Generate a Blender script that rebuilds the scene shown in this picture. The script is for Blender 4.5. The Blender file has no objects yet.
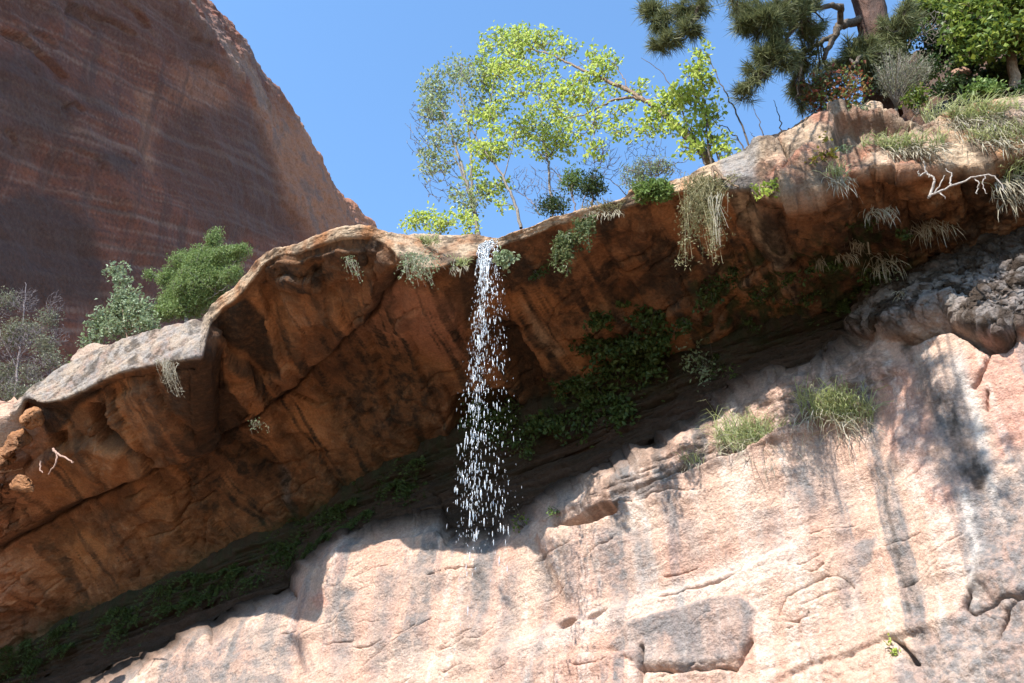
import bpy, math, random
import numpy as np
from mathutils import Vector

rng = np.random.default_rng(7)
random.seed(7)
scene = bpy.context.scene
COL = scene.collection

# ------------------------------------------------------------------ camera
F = 900.0
PITCH = math.radians(33.0)
CAM = np.array([0.0, 0.0, 1.6])
cp, sp = math.cos(PITCH), math.sin(PITCH)
cam_d = bpy.data.cameras.new('camera')
cam_d.sensor_width = 36.0
cam_d.lens = F / 1024 * 36.0
cam_d.clip_start = 0.1
cam_d.clip_end = 5000
cam = bpy.data.objects.new('camera', cam_d)
cam.location = CAM
cam.rotation_euler = (math.pi / 2 + PITCH, 0, 0)
COL.objects.link(cam)
scene.camera = cam

A = np.array([0.458, 0.889, 0.0])          # into the cliff, horizontal
T = np.array([0.889, -0.458, 0.0])         # along the cliff, to the right


def ray(u, v):
    u = np.asarray(u, float); v = np.asarray(v, float)
    x = (u - 512) / F
    y = (341.5 - v) / F
    return np.stack([x + 0 * y, cp - y * sp, sp + y * cp], -1)


def P(u, v, q):
    """world point that lies q metres into the cliff, on the sight line (u, v)"""
    d = ray(u, v)
    t = np.asarray(q, float) / (d @ A)
    return CAM + d * t[..., None]


def proj(p):
    p = np.asarray(p, float) - CAM
    x = p[..., 0]
    w = p[..., 1] * cp + p[..., 2] * sp
    h = -p[..., 1] * sp + p[..., 2] * cp
    return 512 + F * x / w, 341.5 - F * h / w


# ------------------------------------------------------------------ sun
SUN_AZ = np.array([-0.62, -0.785]); SUN_AZ /= np.linalg.norm(SUN_AZ)
SUN_EL = math.radians(48)
SUN = np.array([SUN_AZ[0] * math.cos(SUN_EL), SUN_AZ[1] * math.cos(SUN_EL), math.sin(SUN_EL)])

# ------------------------------------------------------------------ noise
_pr = np.random.default_rng(3)
_perm = _pr.permutation(4096)
_perm = np.concatenate([_perm, _perm, _perm])
_g = _pr.normal(size=(4096, 3)); _g /= np.linalg.norm(_g, axis=1)[:, None]


def perlin(p):
    p = np.asarray(p, float)
    i = np.floor(p).astype(np.int64); f = p - i
    w = f * f * f * (f * (f * 6 - 15) + 10)
    i = i & 1023
    out = 0
    for dx in (0, 1):
        for dy in (0, 1):
            for dz in (0, 1):
                h = _perm[_perm[_perm[i[..., 0] + dx] + i[..., 1] + dy] + i[..., 2] + dz]
                g = _g[h]
                n = g[..., 0] * (f[..., 0] - dx) + g[..., 1] * (f[..., 1] - dy) + g[..., 2] * (f[..., 2] - dz)
                k = (w[..., 0] if dx else 1 - w[..., 0]) * (w[..., 1] if dy else 1 - w[..., 1]) * (w[..., 2] if dz else 1 - w[..., 2])
                out = out + n * k
    return out


def fbm(p, oct=4, gain=0.5):
    s = 0; a = 1.0
    for o in range(oct):
        s = s + a * perlin(p * (2.0 ** o) + 17.3 * o)
        a *= gain
    return s


def ridged(p, oct=4, gain=0.5):
    s = 0; a = 1.0
    for o in range(oct):
        s = s + a * (1 - 2 * np.abs(perlin(p * (2.0 ** o) + 31.7 * o)))
        a *= gain
    return s


def worley(p):
    i = np.floor(p).astype(np.int64); f1 = np.full(p.shape[:-1], 9.0); f2 = f1.copy(); hid = np.zeros(p.shape[:-1], np.int64)
    for dx in (-1, 0, 1):
        for dy in (-1, 0, 1):
            for dz in (-1, 0, 1):
                c = i + np.array([dx, dy, dz])
                h = _perm[_perm[_perm[c[..., 0] & 1023] + (c[..., 1] & 1023)] + (c[..., 2] & 1023)]
                o = c + 0.5 + 0.42 * _g[h]
                d = np.sqrt(((o - p) ** 2).sum(-1))
                m = d < f1
                f2 = np.where(m, f1, np.minimum(f2, d)); hid = np.where(m, h, hid); f1 = np.where(m, d, f1)
    return f1, f2, hid / 4096.0


def sstep(x, a, b):
    t = np.clip((x - a) / (b - a), 0, 1)
    return t * t * (3 - 2 * t)


def interp(u, tab):
    tab = sorted(tab)
    return np.interp(u, [a for a, b in tab], [b for a, b in tab])


def pdist(u, v, pts, pad=1e9):
    """distance to a polyline, and the side it lies on"""
    d = np.full(u.shape, 1e6); s = np.zeros(u.shape); al = np.zeros(u.shape)
    n = len(pts) - 1
    for k in range(n):
        (x0, y0), (x1, y1) = pts[k], pts[k + 1]
        ex, ey = x1 - x0, y1 - y0
        L = ex * ex + ey * ey
        t = np.clip(((u - x0) * ex + (v - y0) * ey) / L, 0, 1)
        dx, dy = u - x0 - t * ex, v - y0 - t * ey
        dd = np.hypot(dx, dy)
        m = dd < d
        d = np.where(m, dd, d)
        s = np.where(m, np.sign(ex * dy - ey * dx), s)
        al = np.where(m, (k + t) / n, al)
    return d, s, al


def inpoly(u, v, poly):
    c = np.zeros(u.shape, bool)
    n = len(poly)
    for i in range(n):
        x0, y0 = poly[i]; x1, y1 = poly[(i + 1) % n]
        if y0 == y1:
            continue
        m = ((y0 > v) != (y1 > v)) & (u < (x1 - x0) * (v - y0) / (y1 - y0) + x0)
        c ^= m
    return c


def pmask(u, v, poly, soft, warp):
    d, _, _ = pdist(u, v, poly + [poly[0]])
    sd = np.where(inpoly(u, v, poly), d, -d) + warp
    return sstep(sd, -soft, soft)


# ------------------------------------------------------------------ object helpers
def tag(o, label=None, cat=None, group=None, kind=None):
    if label: o['label'] = label
    if cat: o['category'] = cat
    if group: o['group'] = group
    if kind: o['kind'] = kind
    return o


def empty(name, loc, label, cat, group=None):
    o = bpy.data.objects.new(name, None)
    o.empty_display_size = 0.2
    COL.objects.link(o)
    o.location = [float(c) for c in loc]
    tag(o, label, cat, group)
    return o


class MB:
    """collects faces and links them as one mesh object"""
    def __init__(s):
        s.v = []; s.n = 0; s.loops = []; s.sizes = []

    def add(s, verts, faces):
        verts = np.asarray(verts, float).reshape(-1, 3)
        faces = np.asarray(faces, np.int64)
        s.v.append(verts)
        s.loops.append((faces + s.n).ravel())
        s.sizes.append(np.full(len(faces), faces.shape[1], np.int64))
        s.n += len(verts)

    def empty(s):
        return s.n == 0

    def build(s, name, mat, parent=None, smooth=False, origin=None):
        me = bpy.data.meshes.new(name)
        v = np.concatenate(s.v)
        o = np.array(parent.location) if parent is not None and origin is None else np.array(origin if origin is not None else (0, 0, 0), float)
        v = v - o
        lp = np.concatenate(s.loops); sz = np.concatenate(s.sizes)
        me.vertices.add(len(v)); me.vertices.foreach_set('co', v.astype(np.float32).ravel())
        me.loops.add(len(lp)); me.loops.foreach_set('vertex_index', lp.astype(np.int32))
        me.polygons.add(len(sz))
        st = np.concatenate([[0], np.cumsum(sz)[:-1]])
        me.polygons.foreach_set('loop_start', st.astype(np.int32))
        me.polygons.foreach_set('loop_total', sz.astype(np.int32))
        me.polygons.foreach_set('use_smooth', np.full(len(sz), smooth))
        me.update(calc_edges=True)
        me.validate()
        me.materials.append(mat)
        ob = bpy.data.objects.new(name, me)
        COL.objects.link(ob)
        if parent is not None:
            ob.parent = parent
        elif origin is not None:
            ob.location = [float(c) for c in o]
        return ob

    def tube(s, pts, r, sides=5):
        pts = np.asarray(pts, float)
        n = len(pts)
        r = np.broadcast_to(np.asarray(r, float), (n,)) if np.ndim(r) else np.full(n, r)
        d = np.gradient(pts, axis=0)
        d /= np.linalg.norm(d, axis=1)[:, None] + 1e-9
        ref = np.array([0.31, 0.17, 0.93])
        a = np.cross(d, ref); a /= np.linalg.norm(a, axis=1)[:, None] + 1e-9
        b = np.cross(d, a)
        th = np.linspace(0, 2 * np.pi, sides, endpoint=False)
        ring = pts[:, None, :] + r[:, None, None] * (np.cos(th)[None, :, None] * a[:, None, :] + np.sin(th)[None, :, None] * b[:, None, :])
        V = ring.reshape(-1, 3)
        i = np.arange(n - 1)[:, None] * sides; j = np.arange(sides)[None, :]; j2 = (j + 1) % sides
        Fq = np.stack([i + j, i + j2, i + sides + j2, i + sides + j], -1).reshape(-1, 4)
        s.add(V, Fq)
        s.add(np.concatenate([ring[-1], pts[-1:] + d[-1:] * r[-1]]), [[k, (k + 1) % sides, sides] for k in range(sides)])

    def leaves(s, c, L, W, up=0.0, out=None, outw=0.0, dirs=None, fold=0.25):
        """diamond leaves centred at c"""
        c = np.asarray(c, float); n = len(c)
        if n == 0: return
        L = L * rng.uniform(0.6, 1.25, n); W = W * rng.uniform(0.7, 1.2, n)
        d = rng.normal(size=(n, 3)) if dirs is None else dirs + rng.normal(size=(n, 3)) * 0.35
        d[:, 2] += up
        d /= np.linalg.norm(d, axis=1)[:, None]
        w = rng.normal(size=(n, 3)); w -= (w * d).sum(1)[:, None] * d
        w /= np.linalg.norm(w, axis=1)[:, None]
        nn = np.cross(d, w)
        a = c - d * L[:, None] / 2; b = c + d * L[:, None] / 2
        m = c - d * L[:, None] * 0.08
        l = m + w * W[:, None] / 2 + nn * (fold * W)[:, None]; r = m - w * W[:, None] / 2 + nn * (fold * W)[:, None]
        V = np.stack([a, l, b, r], 1).reshape(-1, 3)
        s.add(V, np.arange(4 * n).reshape(n, 4))

    def needles(s, base, d, L, W):
        base = np.asarray(base, float); n = len(base)
        w = np.cross(d, rng.normal(size=(n, 3))); w /= np.linalg.norm(w, axis=1)[:, None] + 1e-9
        mid = base + d * (L * 0.55)[:, None] + np.array([0, 0, -1.0]) * (L * 0.04)[:, None]
        tip = base + d * L[:, None] + np.array([0, 0, -1.0]) * (L * 0.13)[:, None]
        V = np.stack([base - w * W / 2, base + w * W / 2, mid + w * W / 2, tip, mid - w * W / 2], 1).reshape(-1, 3)
        s.add(V, np.arange(5 * n).reshape(n, 5))


# ------------------------------------------------------------------ materials
def newmat(name):
    m = bpy.data.materials.new(name)
    m.use_nodes = True
    nt = m.node_tree
    nt.nodes.clear()
    out = nt.nodes.new('ShaderNodeOutputMaterial')
    return m, nt, out


def N(nt, typ, **kw):
    n = nt.nodes.new(typ)
    for k, v in kw.items():
        if k.startswith('i_'):
            key = k[2:].replace('_', ' ')
            n.inputs[key].default_value = v
        else:
            setattr(n, k, v)
    return n


def mixc(nt, fac, a, b, blend='MIX'):
    n = nt.nodes.new('ShaderNodeMix'); n.data_type = 'RGBA'; n.blend_type = blend
    for idx, val in ((0, fac), (6, a), (7, b)):
        if isinstance(val, bpy.types.NodeSocket): nt.links.new(val, n.inputs[idx])
        elif idx == 0: n.inputs[0].default_value = val
        else: n.inputs[idx].default_value = (*val, 1) if len(val) == 3 else val
    return n.outputs[2]


def noise(nt, vec, scale, detail=6, rough=0.55, mapscale=None, rot=None, lo=0.35, hi=0.65):
    if mapscale or rot:
        mp = nt.nodes.new('ShaderNodeMapping')
        if mapscale: mp.inputs['Scale'].default_value = mapscale
        if rot: mp.inputs['Rotation'].default_value = rot
        nt.links.new(vec, mp.inputs[0]); vec = mp.outputs[0]
    n = nt.nodes.new('ShaderNodeTexNoise')
    n.inputs['Scale'].default_value = scale; n.inputs['Detail'].default_value = detail; n.inputs['Roughness'].default_value = rough
    nt.links.new(vec, n.inputs['Vector'])
    r = nt.nodes.new('ShaderNodeMapRange'); r.interpolation_type = 'SMOOTHSTEP'
    r.inputs[1].default_value = lo; r.inputs[2].default_value = hi
    nt.links.new(n.outputs[0], r.inputs[0])
    return r.outputs[0]


def math_(nt, op, a, b):
    n = nt.nodes.new('ShaderNodeMath'); n.operation = op
    for i, x in enumerate((a, b)):
        if isinstance(x, bpy.types.NodeSocket): nt.links.new(x, n.inputs[i])
        else: n.inputs[i].default_value = x
    return n.outputs[0]


def rock_mat(name, base, base2, base3, bump=0.6, streak=None, streakc=(0.2, 0.19, 0.19), fine=22.0, masks=True, size=1.0,
             cdark=(0.032, 0.021, 0.014), cpale=(0.5, 0.39, 0.27), cmoss=(0.03, 0.042, 0.014), cgrey=(0.25, 0.235, 0.225), cpink=(0.5, 0.24, 0.17), strata=0.0):
    m, nt, out = newmat(name)
    geo = N(nt, 'ShaderNodeNewGeometry')
    pos = geo.outputs['Position']
    c = mixc(nt, noise(nt, pos, 0.55 / size, 6, 0.6), base, base2)
    c = mixc(nt, math_(nt, 'MULTIPLY', noise(nt, pos, 2.1 / size, 8, 0.65, lo=0.45, hi=0.75), 0.7), c, base3)
    if strata:
        st = noise(nt, pos, 1.6 / size, 6, 0.6, mapscale=(0.12, 0.12, 4.0), rot=(0.25, 0.18, 0.1), lo=0.4, hi=0.62)
        c = mixc(nt, math_(nt, 'MULTIPLY', st, strata), c, base2)
    if streak:
        sm = noise(nt, pos, 1.0, 7, 0.62, mapscale=(2.2 / size, 2.2 / size, 0.2 / size), lo=0.5, hi=0.68)
        sb = noise(nt, pos, 0.45, 3, 0.5, mapscale=(1 / size, 1 / size, 0.5 / size), lo=0.38, hi=0.6)
        c = mixc(nt, math_(nt, 'MULTIPLY', math_(nt, 'MULTIPLY', sm, sb), streak), c, streakc)
        s2 = noise(nt, pos, 1.0, 6, 0.6, mapscale=(5 / size, 5 / size, 0.4 / size), lo=0.55, hi=0.7)
        c = mixc(nt, math_(nt, 'MULTIPLY', s2, streak * 0.3), c, cpale)
    if masks:
        a = N(nt, 'ShaderNodeAttribute', attribute_name='mA')
        b = N(nt, 'ShaderNodeAttribute', attribute_name='mB')
        sa = nt.nodes.new('ShaderNodeSeparateColor'); nt.links.new(a.outputs[0], sa.inputs[0])
        sb_ = nt.nodes.new('ShaderNodeSeparateColor'); nt.links.new(b.outputs[0], sb_.inputs[0])
        brk = noise(nt, pos, 7.0, 8, 0.7, lo=0.25, hi=0.6)
        brk = math_(nt, 'ADD', math_(nt, 'MULTIPLY', brk, 0.3), 0.72)
        def mk(sock): return math_(nt, 'MULTIPLY', sock, brk)
        c = mixc(nt, sb_.outputs[2], c, (0.050, 0.027, 0.016))
        c = mixc(nt, mk(sb_.outputs[0]), c, cpink)
        c = mixc(nt, mk(sa.outputs[1]), c, cpale)
        c = mixc(nt, mk(sb_.outputs[1]), c, cgrey)
        c = mixc(nt, mk(sa.outputs[0]), c, cdark)
        c = mixc(nt, mk(sa.outputs[2]), c, cmoss)
    f1 = noise(nt, pos, fine / size, 8, 0.7, lo=0.2, hi=0.8)
    mul = N(nt, 'ShaderNodeMapRange'); mul.inputs[3].default_value = 0.62; mul.inputs[4].default_value = 1.28
    nt.links.new(f1, mul.inputs[0])
    cc = N(nt, 'ShaderNodeVectorMath', operation='SCALE')
    nt.links.new(c, cc.inputs[0]); nt.links.new(mul.outputs[0], cc.inputs['Scale'])
    bs = N(nt, 'ShaderNodeBsdfPrincipled')
    bs.inputs['Roughness'].default_value = 0.85
    bs.inputs['Specular IOR Level'].default_value = 0.25
    nt.links.new(cc.outputs[0], bs.inputs['Base Color'])
    h1 = noise(nt, pos, 5.0 / size, 10, 0.68, lo=0.0, hi=1.0)
    h2 = noise(nt, pos, 26.0 / size, 6, 0.65, lo=0.0, hi=1.0)
    h = math_(nt, 'ADD', h1, math_(nt, 'MULTIPLY', h2, 0.3))
    bp = N(nt, 'ShaderNodeBump'); bp.inputs['Strength'].default_value = bump; bp.inputs['Distance'].default_value = 0.16 * size
    nt.links.new(h, bp.inputs['Height']); nt.links.new(bp.outputs[0], bs.inputs['Normal'])
    nt.links.new(bs.outputs[0], out.inputs[0])
    return m


def leaf_mat(name, cols, trans=0.4, rough=0.5, gloss=0.25):
    """each leaf takes its own tone from the ramp"""
    m, nt, out = newmat(name)
    geo = N(nt, 'ShaderNodeNewGeometry')
    rp = N(nt, 'ShaderNodeValToRGB')
    el = rp.color_ramp.elements
    while len(el) < len(cols): el.new(0.5)
    for i, c in enumerate(cols):
        el[i].position = i / max(1, len(cols) - 1); el[i].color = (*c, 1)
    nt.links.new(geo.outputs['Random Per Island'], rp.inputs[0])
    bs = N(nt, 'ShaderNodeBsdfPrincipled'); bs.inputs['Roughness'].default_value = rough
    bs.inputs['Specular IOR Level'].default_value = gloss
    nt.links.new(rp.outputs[0], bs.inputs['Base Color'])
    tr = N(nt, 'ShaderNodeBsdfTranslucent'); nt.links.new(rp.outputs[0], tr.inputs[0])
    mx = N(nt, 'ShaderNodeMixShader'); mx.inputs[0].default_value = trans
    nt.links.new(bs.outputs[0], mx.inputs[1]); nt.links.new(tr.outputs[0], mx.inputs[2])
    nt.links.new(mx.outputs[0], out.inputs[0])
    return m


def bark_mat(name, c1, c2, sc=30, bump=0.5):
    m, nt, out = newmat(name)
    geo = N(nt, 'ShaderNodeNewGeometry')
    k = noise(nt, geo.outputs['Position'], sc, 6, 0.65, mapscale=(1, 1, 0.3))
    bs = N(nt, 'ShaderNodeBsdfPrincipled'); bs.inputs['Roughness'].default_value = 0.85
    nt.links.new(mixc(nt, k, c1, c2), bs.inputs['Base Color'])
    bp = N(nt, 'ShaderNodeBump'); bp.inputs['Strength'].default_value = bump; bp.inputs['Distance'].default_value = 0.02
    nt.links.new(k, bp.inputs['Height']); nt.links.new(bp.outputs[0], bs.inputs['Normal'])
    nt.links.new(bs.outputs[0], out.inputs[0])
    return m


M = {}
M['over'] = rock_mat('overhang_sandstone', (0.35, 0.155, 0.062), (0.20, 0.085, 0.038), (0.43, 0.22, 0.11), bump=0.7, streak=0.5, streakc=(0.12, 0.06, 0.035))
M['wall'] = rock_mat('pale_sandstone', (0.52, 0.36, 0.27), (0.47, 0.285, 0.205), (0.56, 0.425, 0.335), bump=0.7, streak=0.95, streakc=(0.20, 0.18, 0.17), cpale=(0.68, 0.61, 0.54), cdark=(0.034, 0.020, 0.011), cmoss=(0.02, 0.028, 0.009), cpink=(0.5, 0.25, 0.18), cgrey=(0.17, 0.158, 0.152))
M['slab'] = rock_mat('weathered_caprock', (0.38, 0.27, 0.20), (0.27, 0.185, 0.14), (0.45, 0.35, 0.28), bump=0.8, masks=False)
M['redslab'] = rock_mat('red_boulder_stone', (0.40, 0.23, 0.16), (0.30, 0.16, 0.11), (0.48, 0.33, 0.25), bump=0.8, masks=False)
M['far'] = rock_mat('varnished_cliff', (0.205, 0.062, 0.033), (0.135, 0.047, 0.029), (0.24, 0.086, 0.047), bump=0.6, streak=0.5, streakc=(0.07, 0.045, 0.045), size=8.0,
                    cdark=(0.075, 0.038, 0.029), cpale=(0.36, 0.23, 0.17), cgrey=(0.18, 0.11, 0.09), cpink=(0.36, 0.155, 0.088), strata=0.5)
M['ground'] = rock_mat('sandy_ground', (0.20, 0.13, 0.08), (0.15, 0.10, 0.06), (0.26, 0.18, 0.12), bump=0.6, masks=False)
M['hill'] = rock_mat('hillside_soil', (0.25, 0.11, 0.07), (0.17, 0.08, 0.05), (0.34, 0.18, 0.12), bump=0.8, masks=False)
# ------------------------------------------------------------------ the rock
UU = np.concatenate([np.arange(-280, 1100, 1.7), np.arange(1100, 1700, 4.0)])
NU = len(UU)
jit = fbm(np.stack([UU * 0.02, 0 * UU, 0 * UU], -1), 5, 0.6)
jit2 = fbm(np.stack([UU * 0.02, 0 * UU + 9, 0 * UU], -1), 5, 0.6)
vA = interp(UU, [(-260, 560), (-60, 470), (0, 428), (12, 418), (24, 394), (59, 369), (92, 352), (129, 337), (192, 320), (203, 322), (208, 312), (215, 302), (232, 288), (250, 271), (262, 256), (270, 251), (300, 244), (330, 232), (345, 228), (372, 228), (388, 233), (430, 234), (480, 234), (497, 238), (510, 234), (530, 226), (552, 218), (575, 212), (600, 206), (622, 200), (630, 192), (652, 186), (690, 176), (722, 160), (745, 148), (775, 134), (800, 119), (820, 107), (832, 103), (850, 106), (872, 104), (892, 109), (912, 120), (930, 118), (960, 106), (1024, 92), (1150, 65), (1320, 35)]) + jit * 3.0
vB = interp(UU, [(-260, 590), (0, 442), (24, 398), (45, 402), (63, 399), (85, 390), (110, 377), (135, 368), (156, 364), (185, 360), (201, 358), (205, 337), (210, 323), (222, 308), (240, 295), (252, 280), (266, 262), (280, 254), (300, 252), (330, 240), (345, 237), (372, 237), (388, 245), (405, 262), (425, 268), (440, 268), (452, 262), (470, 258), (482, 256), (497, 247), (510, 242), (530, 236), (552, 226), (575, 221), (600, 214), (625, 207), (652, 197), (690, 190), (722, 187), (752, 188), (775, 198), (800, 195), (822, 188), (840, 176), (870, 168), (900, 164), (930, 166), (960, 165), (1024, 152), (1150, 125), (1320, 90)]) + jit2 * 3.0
vB = np.maximum(vB, vA + 6)
qA = interp(UU, [(-260, 13.2), (0, 11.9), (24, 11.35), (75, 11.1), (129, 10.6), (195, 10.1), (215, 10.15), (250, 9.9), (300, 9.55), (345, 9.4), (388, 9.6), (440, 10.4), (480, 10.75), (500, 10.7), (575, 10.6), (640, 10.7), (745, 10.8), (790, 11.15), (830, 11.45), (880, 11.4), (912, 11.1), (960, 11.55), (1024, 11.8), (1320, 11.3)])
qB = qA + interp(UU, [(-260, -0.2), (10, -0.1), (24, -0.22), (110, -0.25), (190, -0.25), (203, -0.1), (212, 0.06), (385, 0.06), (410, -0.3), (470, -0.28), (490, 0.0), (510, 0.12), (630, 0.1), (690, -0.1), (722, -0.3), (752, -0.3), (790, -0.6), (830, -0.85), (880, -0.7), (912, -0.35), (1320, -0.25)])
vD = interp(UU, [(-260, 780), (0, 655), (60, 632), (120, 610), (200, 575), (300, 528), (380, 482), (430, 454), (480, 437), (540, 420), (600, 398), (650, 378), (700, 355), (760, 338), (820, 318), (870, 292), (900, 277), (960, 262), (1024, 240), (1150, 215), (1320, 190)]) + jit * 5
qD = interp(UU, [(-260, 19), (0, 17), (200, 16), (480, 14.9), (700, 14.3), (870, 13.7), (1024, 12.7), (1320, 12)])
vE = interp(UU, [(-260, 850), (0, 745), (60, 714), (120, 686), (160, 666), (190, 647), (205, 640), (212, 648), (240, 627), (280, 609), (300, 600), (303, 582), (330, 557), (345, 548), (375, 546), (400, 538), (428, 532), (436, 530), (446, 546), (465, 551), (492, 551), (510, 543), (530, 530), (570, 507), (592, 497), (610, 488), (635, 476), (662, 463), (690, 444), (715, 430), (740, 412), (765, 396), (790, 388), (830, 377), (862, 360), (900, 335), (960, 325), (1024, 335), (1150, 300), (1320, 270)]) + jit2 * 4
qE = interp(UU, [(-260, 15.4), (0, 14.4), (200, 13.9), (480, 13.5), (700, 13.2), (870, 12.9), (940, 12.35), (1024, 12.1), (1320, 11.5)])


def stack(rows, counts):
    out = []
    for k in range(len(rows) - 1):
        n = counts[k]
        t = np.linspace(0, 1, n, endpoint=False)[:, None, None]
        out.append(rows[k][None] * (1 - t) + rows[k + 1][None] * t)
    out.append(rows[-1][None])
    return np.concatenate(out)


def smooth_rows(G, it, lo=0, hi=None):
    hi = len(G) if hi is None else hi
    for _ in range(it):
        H = G.copy()
        H[lo + 1:hi - 1] = 0.25 * G[lo:hi - 2] + 0.5 * G[lo + 1:hi - 1] + 0.25 * G[lo + 2:hi]
        G = H
    return G


def grid_normals(G):
    du = np.gradient(G, axis=1); dv = np.gradient(G, axis=0)
    n = np.cross(dv, du)
    n /= np.linalg.norm(n, axis=-1)[..., None] + 1e-12
    return n


def grid_obj(name, G, mat, masks=None, smooth=True):
    nr, nc = G.shape[:2]
    i = np.arange(nr - 1)[:, None] * nc; j = np.arange(nc - 1)[None, :]
    Fq = np.stack([i + j, i + nc + j, i + nc + j + 1, i + j + 1], -1).reshape(-1, 4)
    mb = MB(); mb.add(G.reshape(-1, 3), Fq)
    o = mb.build(name, mat, smooth=smooth)
    if masks is not None:
        for nm, arr in masks.items():
            at = o.data.color_attributes.new(nm, 'FLOAT_COLOR', 'POINT')
            c = np.ones((nr * nc, 4), np.float32); c[:, :3] = np.clip(arr.reshape(-1, 3), 0, 1)
            at.data.foreach_set('color', c.ravel())
    return o


pA, pB, pD, pE = P(UU, vA, qA), P(UU, vB, qB), P(UU, vD, qD), P(UU, vE, qE)
wr = sstep(UU, 885, 965)                                   # where the hillside climbs behind the lip
up = np.array([0, 0, 1.0])
b0 = pA + A * 0.9 + up * (0.12 + 0.3 * wr)[:, None]
b1 = pA + A * 4.0 + up * (0.5 + 3.6 * wr)[:, None]
b2 = pA + A * 12.0 + up * (1.0 + 13.0 * wr)[:, None]
b3 = pA + A * 45.0 + up * (2.0 + 20.0 * wr)[:, None]
def csm(a, n):
    k = np.hanning(n); k /= k.sum()
    return np.convolve(np.pad(a, n // 2, mode='edge'), k, 'valid')[:len(a)]


vC = csm(vB + (vD - vB) * 0.45, 91)
qC = csm(qB + (qD - qB) * 0.52, 91)
set_ = interp(UU, [(-260, .2), (20, .2), (40, .42), (195, .45), (206, .12), (380, .12), (400, .25), (470, .25), (490, .1), (620, .12), (700, .2), (760, .2), (860, .25), (1320, .3)])
pB2 = P(UU, vB + 3.5, qB + set_)
pC = P(UU, vC, qC)
inner = pD + A * 1.2 + up * -0.6
CNT = [10, 24, 36, 14, 46, 8, 120, 140, 8]
G0 = stack([b3, b2, b1, b0, pA, pB, pB2, pC, pD, inner], CNT)
iA = sum(CNT[:4]); iB = sum(CNT[:5]); iD = sum(CNT[:8])
G0 = smooth_rows(G0, 25, iB + 9, iD - 2)
G0 = smooth_rows(G0, 1)
nr = len(G0)
ROW = np.broadcast_to(np.arange(nr)[:, None], (nr, NU)).astype(float)
u, v = proj(G0)
Nn = grid_normals(G0)
s = np.sign((Nn * (CAM - G0)).sum(-1)); sm = np.sign(np.median(s)); Nn = Nn * sm
under = sstep(ROW, iB - 1, iB + 3)
plate = 1 - sstep(ROW, iA - 6, iA)
rightz = sstep(u, 740, 840) * under
n3 = fbm(G0 * 0.5, 4); n4 = fbm(G0 * 1.6 + 5, 5, 0.55)
wq = 9 * fbm(np.stack([u * 0.03, v * 0.03, 0 * u], -1), 4, 0.6)     # ragged edges, in pixels of the photograph's scale
D = 0.16 * n3 + 0.045 * n4
lipz = np.exp(-((ROW - iA - 6) / 26.0) ** 2)
D += rightz * (1 - lipz) * (0.13 * ridged(G0 * 1.3, 5, 0.6) + 0.12 * n4)
lay = fbm(np.stack([(G0 @ T) * 0.25, G0[..., 2] * 6, (G0 @ A) * 0.4], -1), 4, 0.6)
D += plate * 0.12 * n4
D *= 1 - 0.75 * lipz
D += (1 - under) * (0.02 * fbm(G0 * 2.2, 5, 0.6) + 0.06 * lay - 0.02)
su = u - 0.5 * (v - interp(u, list(zip(UU, vB))))
strk = fbm(np.stack([su * 0.075, v * 0.0035, 0 * u], -1), 5, 0.62)
pn = fbm(np.stack([u * 0.008, v * 0.008, 0 * u + 70], -1), 3, .5)
sw = su / 52.0 + 0.8 * pn; saw = sw - np.floor(sw)
pid = np.sin(np.floor(sw) * 12.9898) * .5
D += sstep(ROW, iB + 5, iB + 20) * (0.16 * (saw - .5) * (1 - sstep(saw, .94, 1.0)) * (.55 + pid))
D += under * 0.03 * strk
wpx = G0 * np.array([0.62, 0.62, 0.9]) + 0.10 * np.stack([fbm(G0 * 1.1, 3), fbm(G0 * 1.1 + 9, 3), fbm(G0 * 1.1 + 19, 3)], -1)
a1, a2, a3 = worley(wpx)
gdir = np.stack([np.sin(a3 * 91), np.cos(a3 * 57), np.sin(a3 * 33 + 1)], -1)
deep = sstep(ROW, iB + 6, iB + 26) * (1 - sstep(ROW, iD - 40, iD))
D += deep * (0.11 * (a3 - .5) + 0.06 * a1 * np.sin(a3 * 71))
b1_, b2_, b3_ = worley(wpx * 2.7 + 5)
D += deep * (0.03 * (b3_ - .5))
for _ in range(70):
    cu, cv = rng.uniform(-20, 1000), 0
    cv = np.interp(cu, UU, vB) + rng.uniform(.12, .9) * (np.interp(cu, UU, vD) - np.interp(cu, UU, vB))
    L = rng.uniform(8, 34); a = rng.choice([rng.uniform(.8, 1.3), rng.uniform(-.9, -.4)])
    m = (np.abs(u - cu) < 50) & (np.abs(v - cv) < 50)
    if not m.any(): continue
    d, sd, al = pdist(u0[m] if False else u[m] + wq[m] * .5, v[m] + wq[m] * .3, [(cu - L * math.cos(a), cv - L * math.sin(a)), (cu + rng.normal() * 3, cv + rng.normal() * 3), (cu + L * math.cos(a), cv + L * math.sin(a))])
    D[m] -= rng.uniform(.03, .08) * np.exp(-(d / 1.2) ** 2) - .07 * np.exp(-(d / 12) ** 2) * (sd > 0) * sstep(al, 0, .2) * (1 - sstep(al, .8, 1))
u0, v0 = u + wq * 0.5, v + wq[::-1] * 0.5


def crack(D, pts, w, depth, hold=None):
    d, _, _ = pdist(u0, v0, pts)
    return D - depth * np.exp(-(d / w) ** 2)


def step(D, pts, h, w=2.5, fall=60):
    """raises the ground on the right-hand side of the line, fading away from it"""
    d, sd, al = pdist(u0, v0, pts)
    end = sstep(al, 0, 0.08) * (1 - sstep(al, 0.92, 1.0))
    return D + h * sstep(sd * d, -w, w) * np.exp(-(d / fall) ** 2) * end


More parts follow.
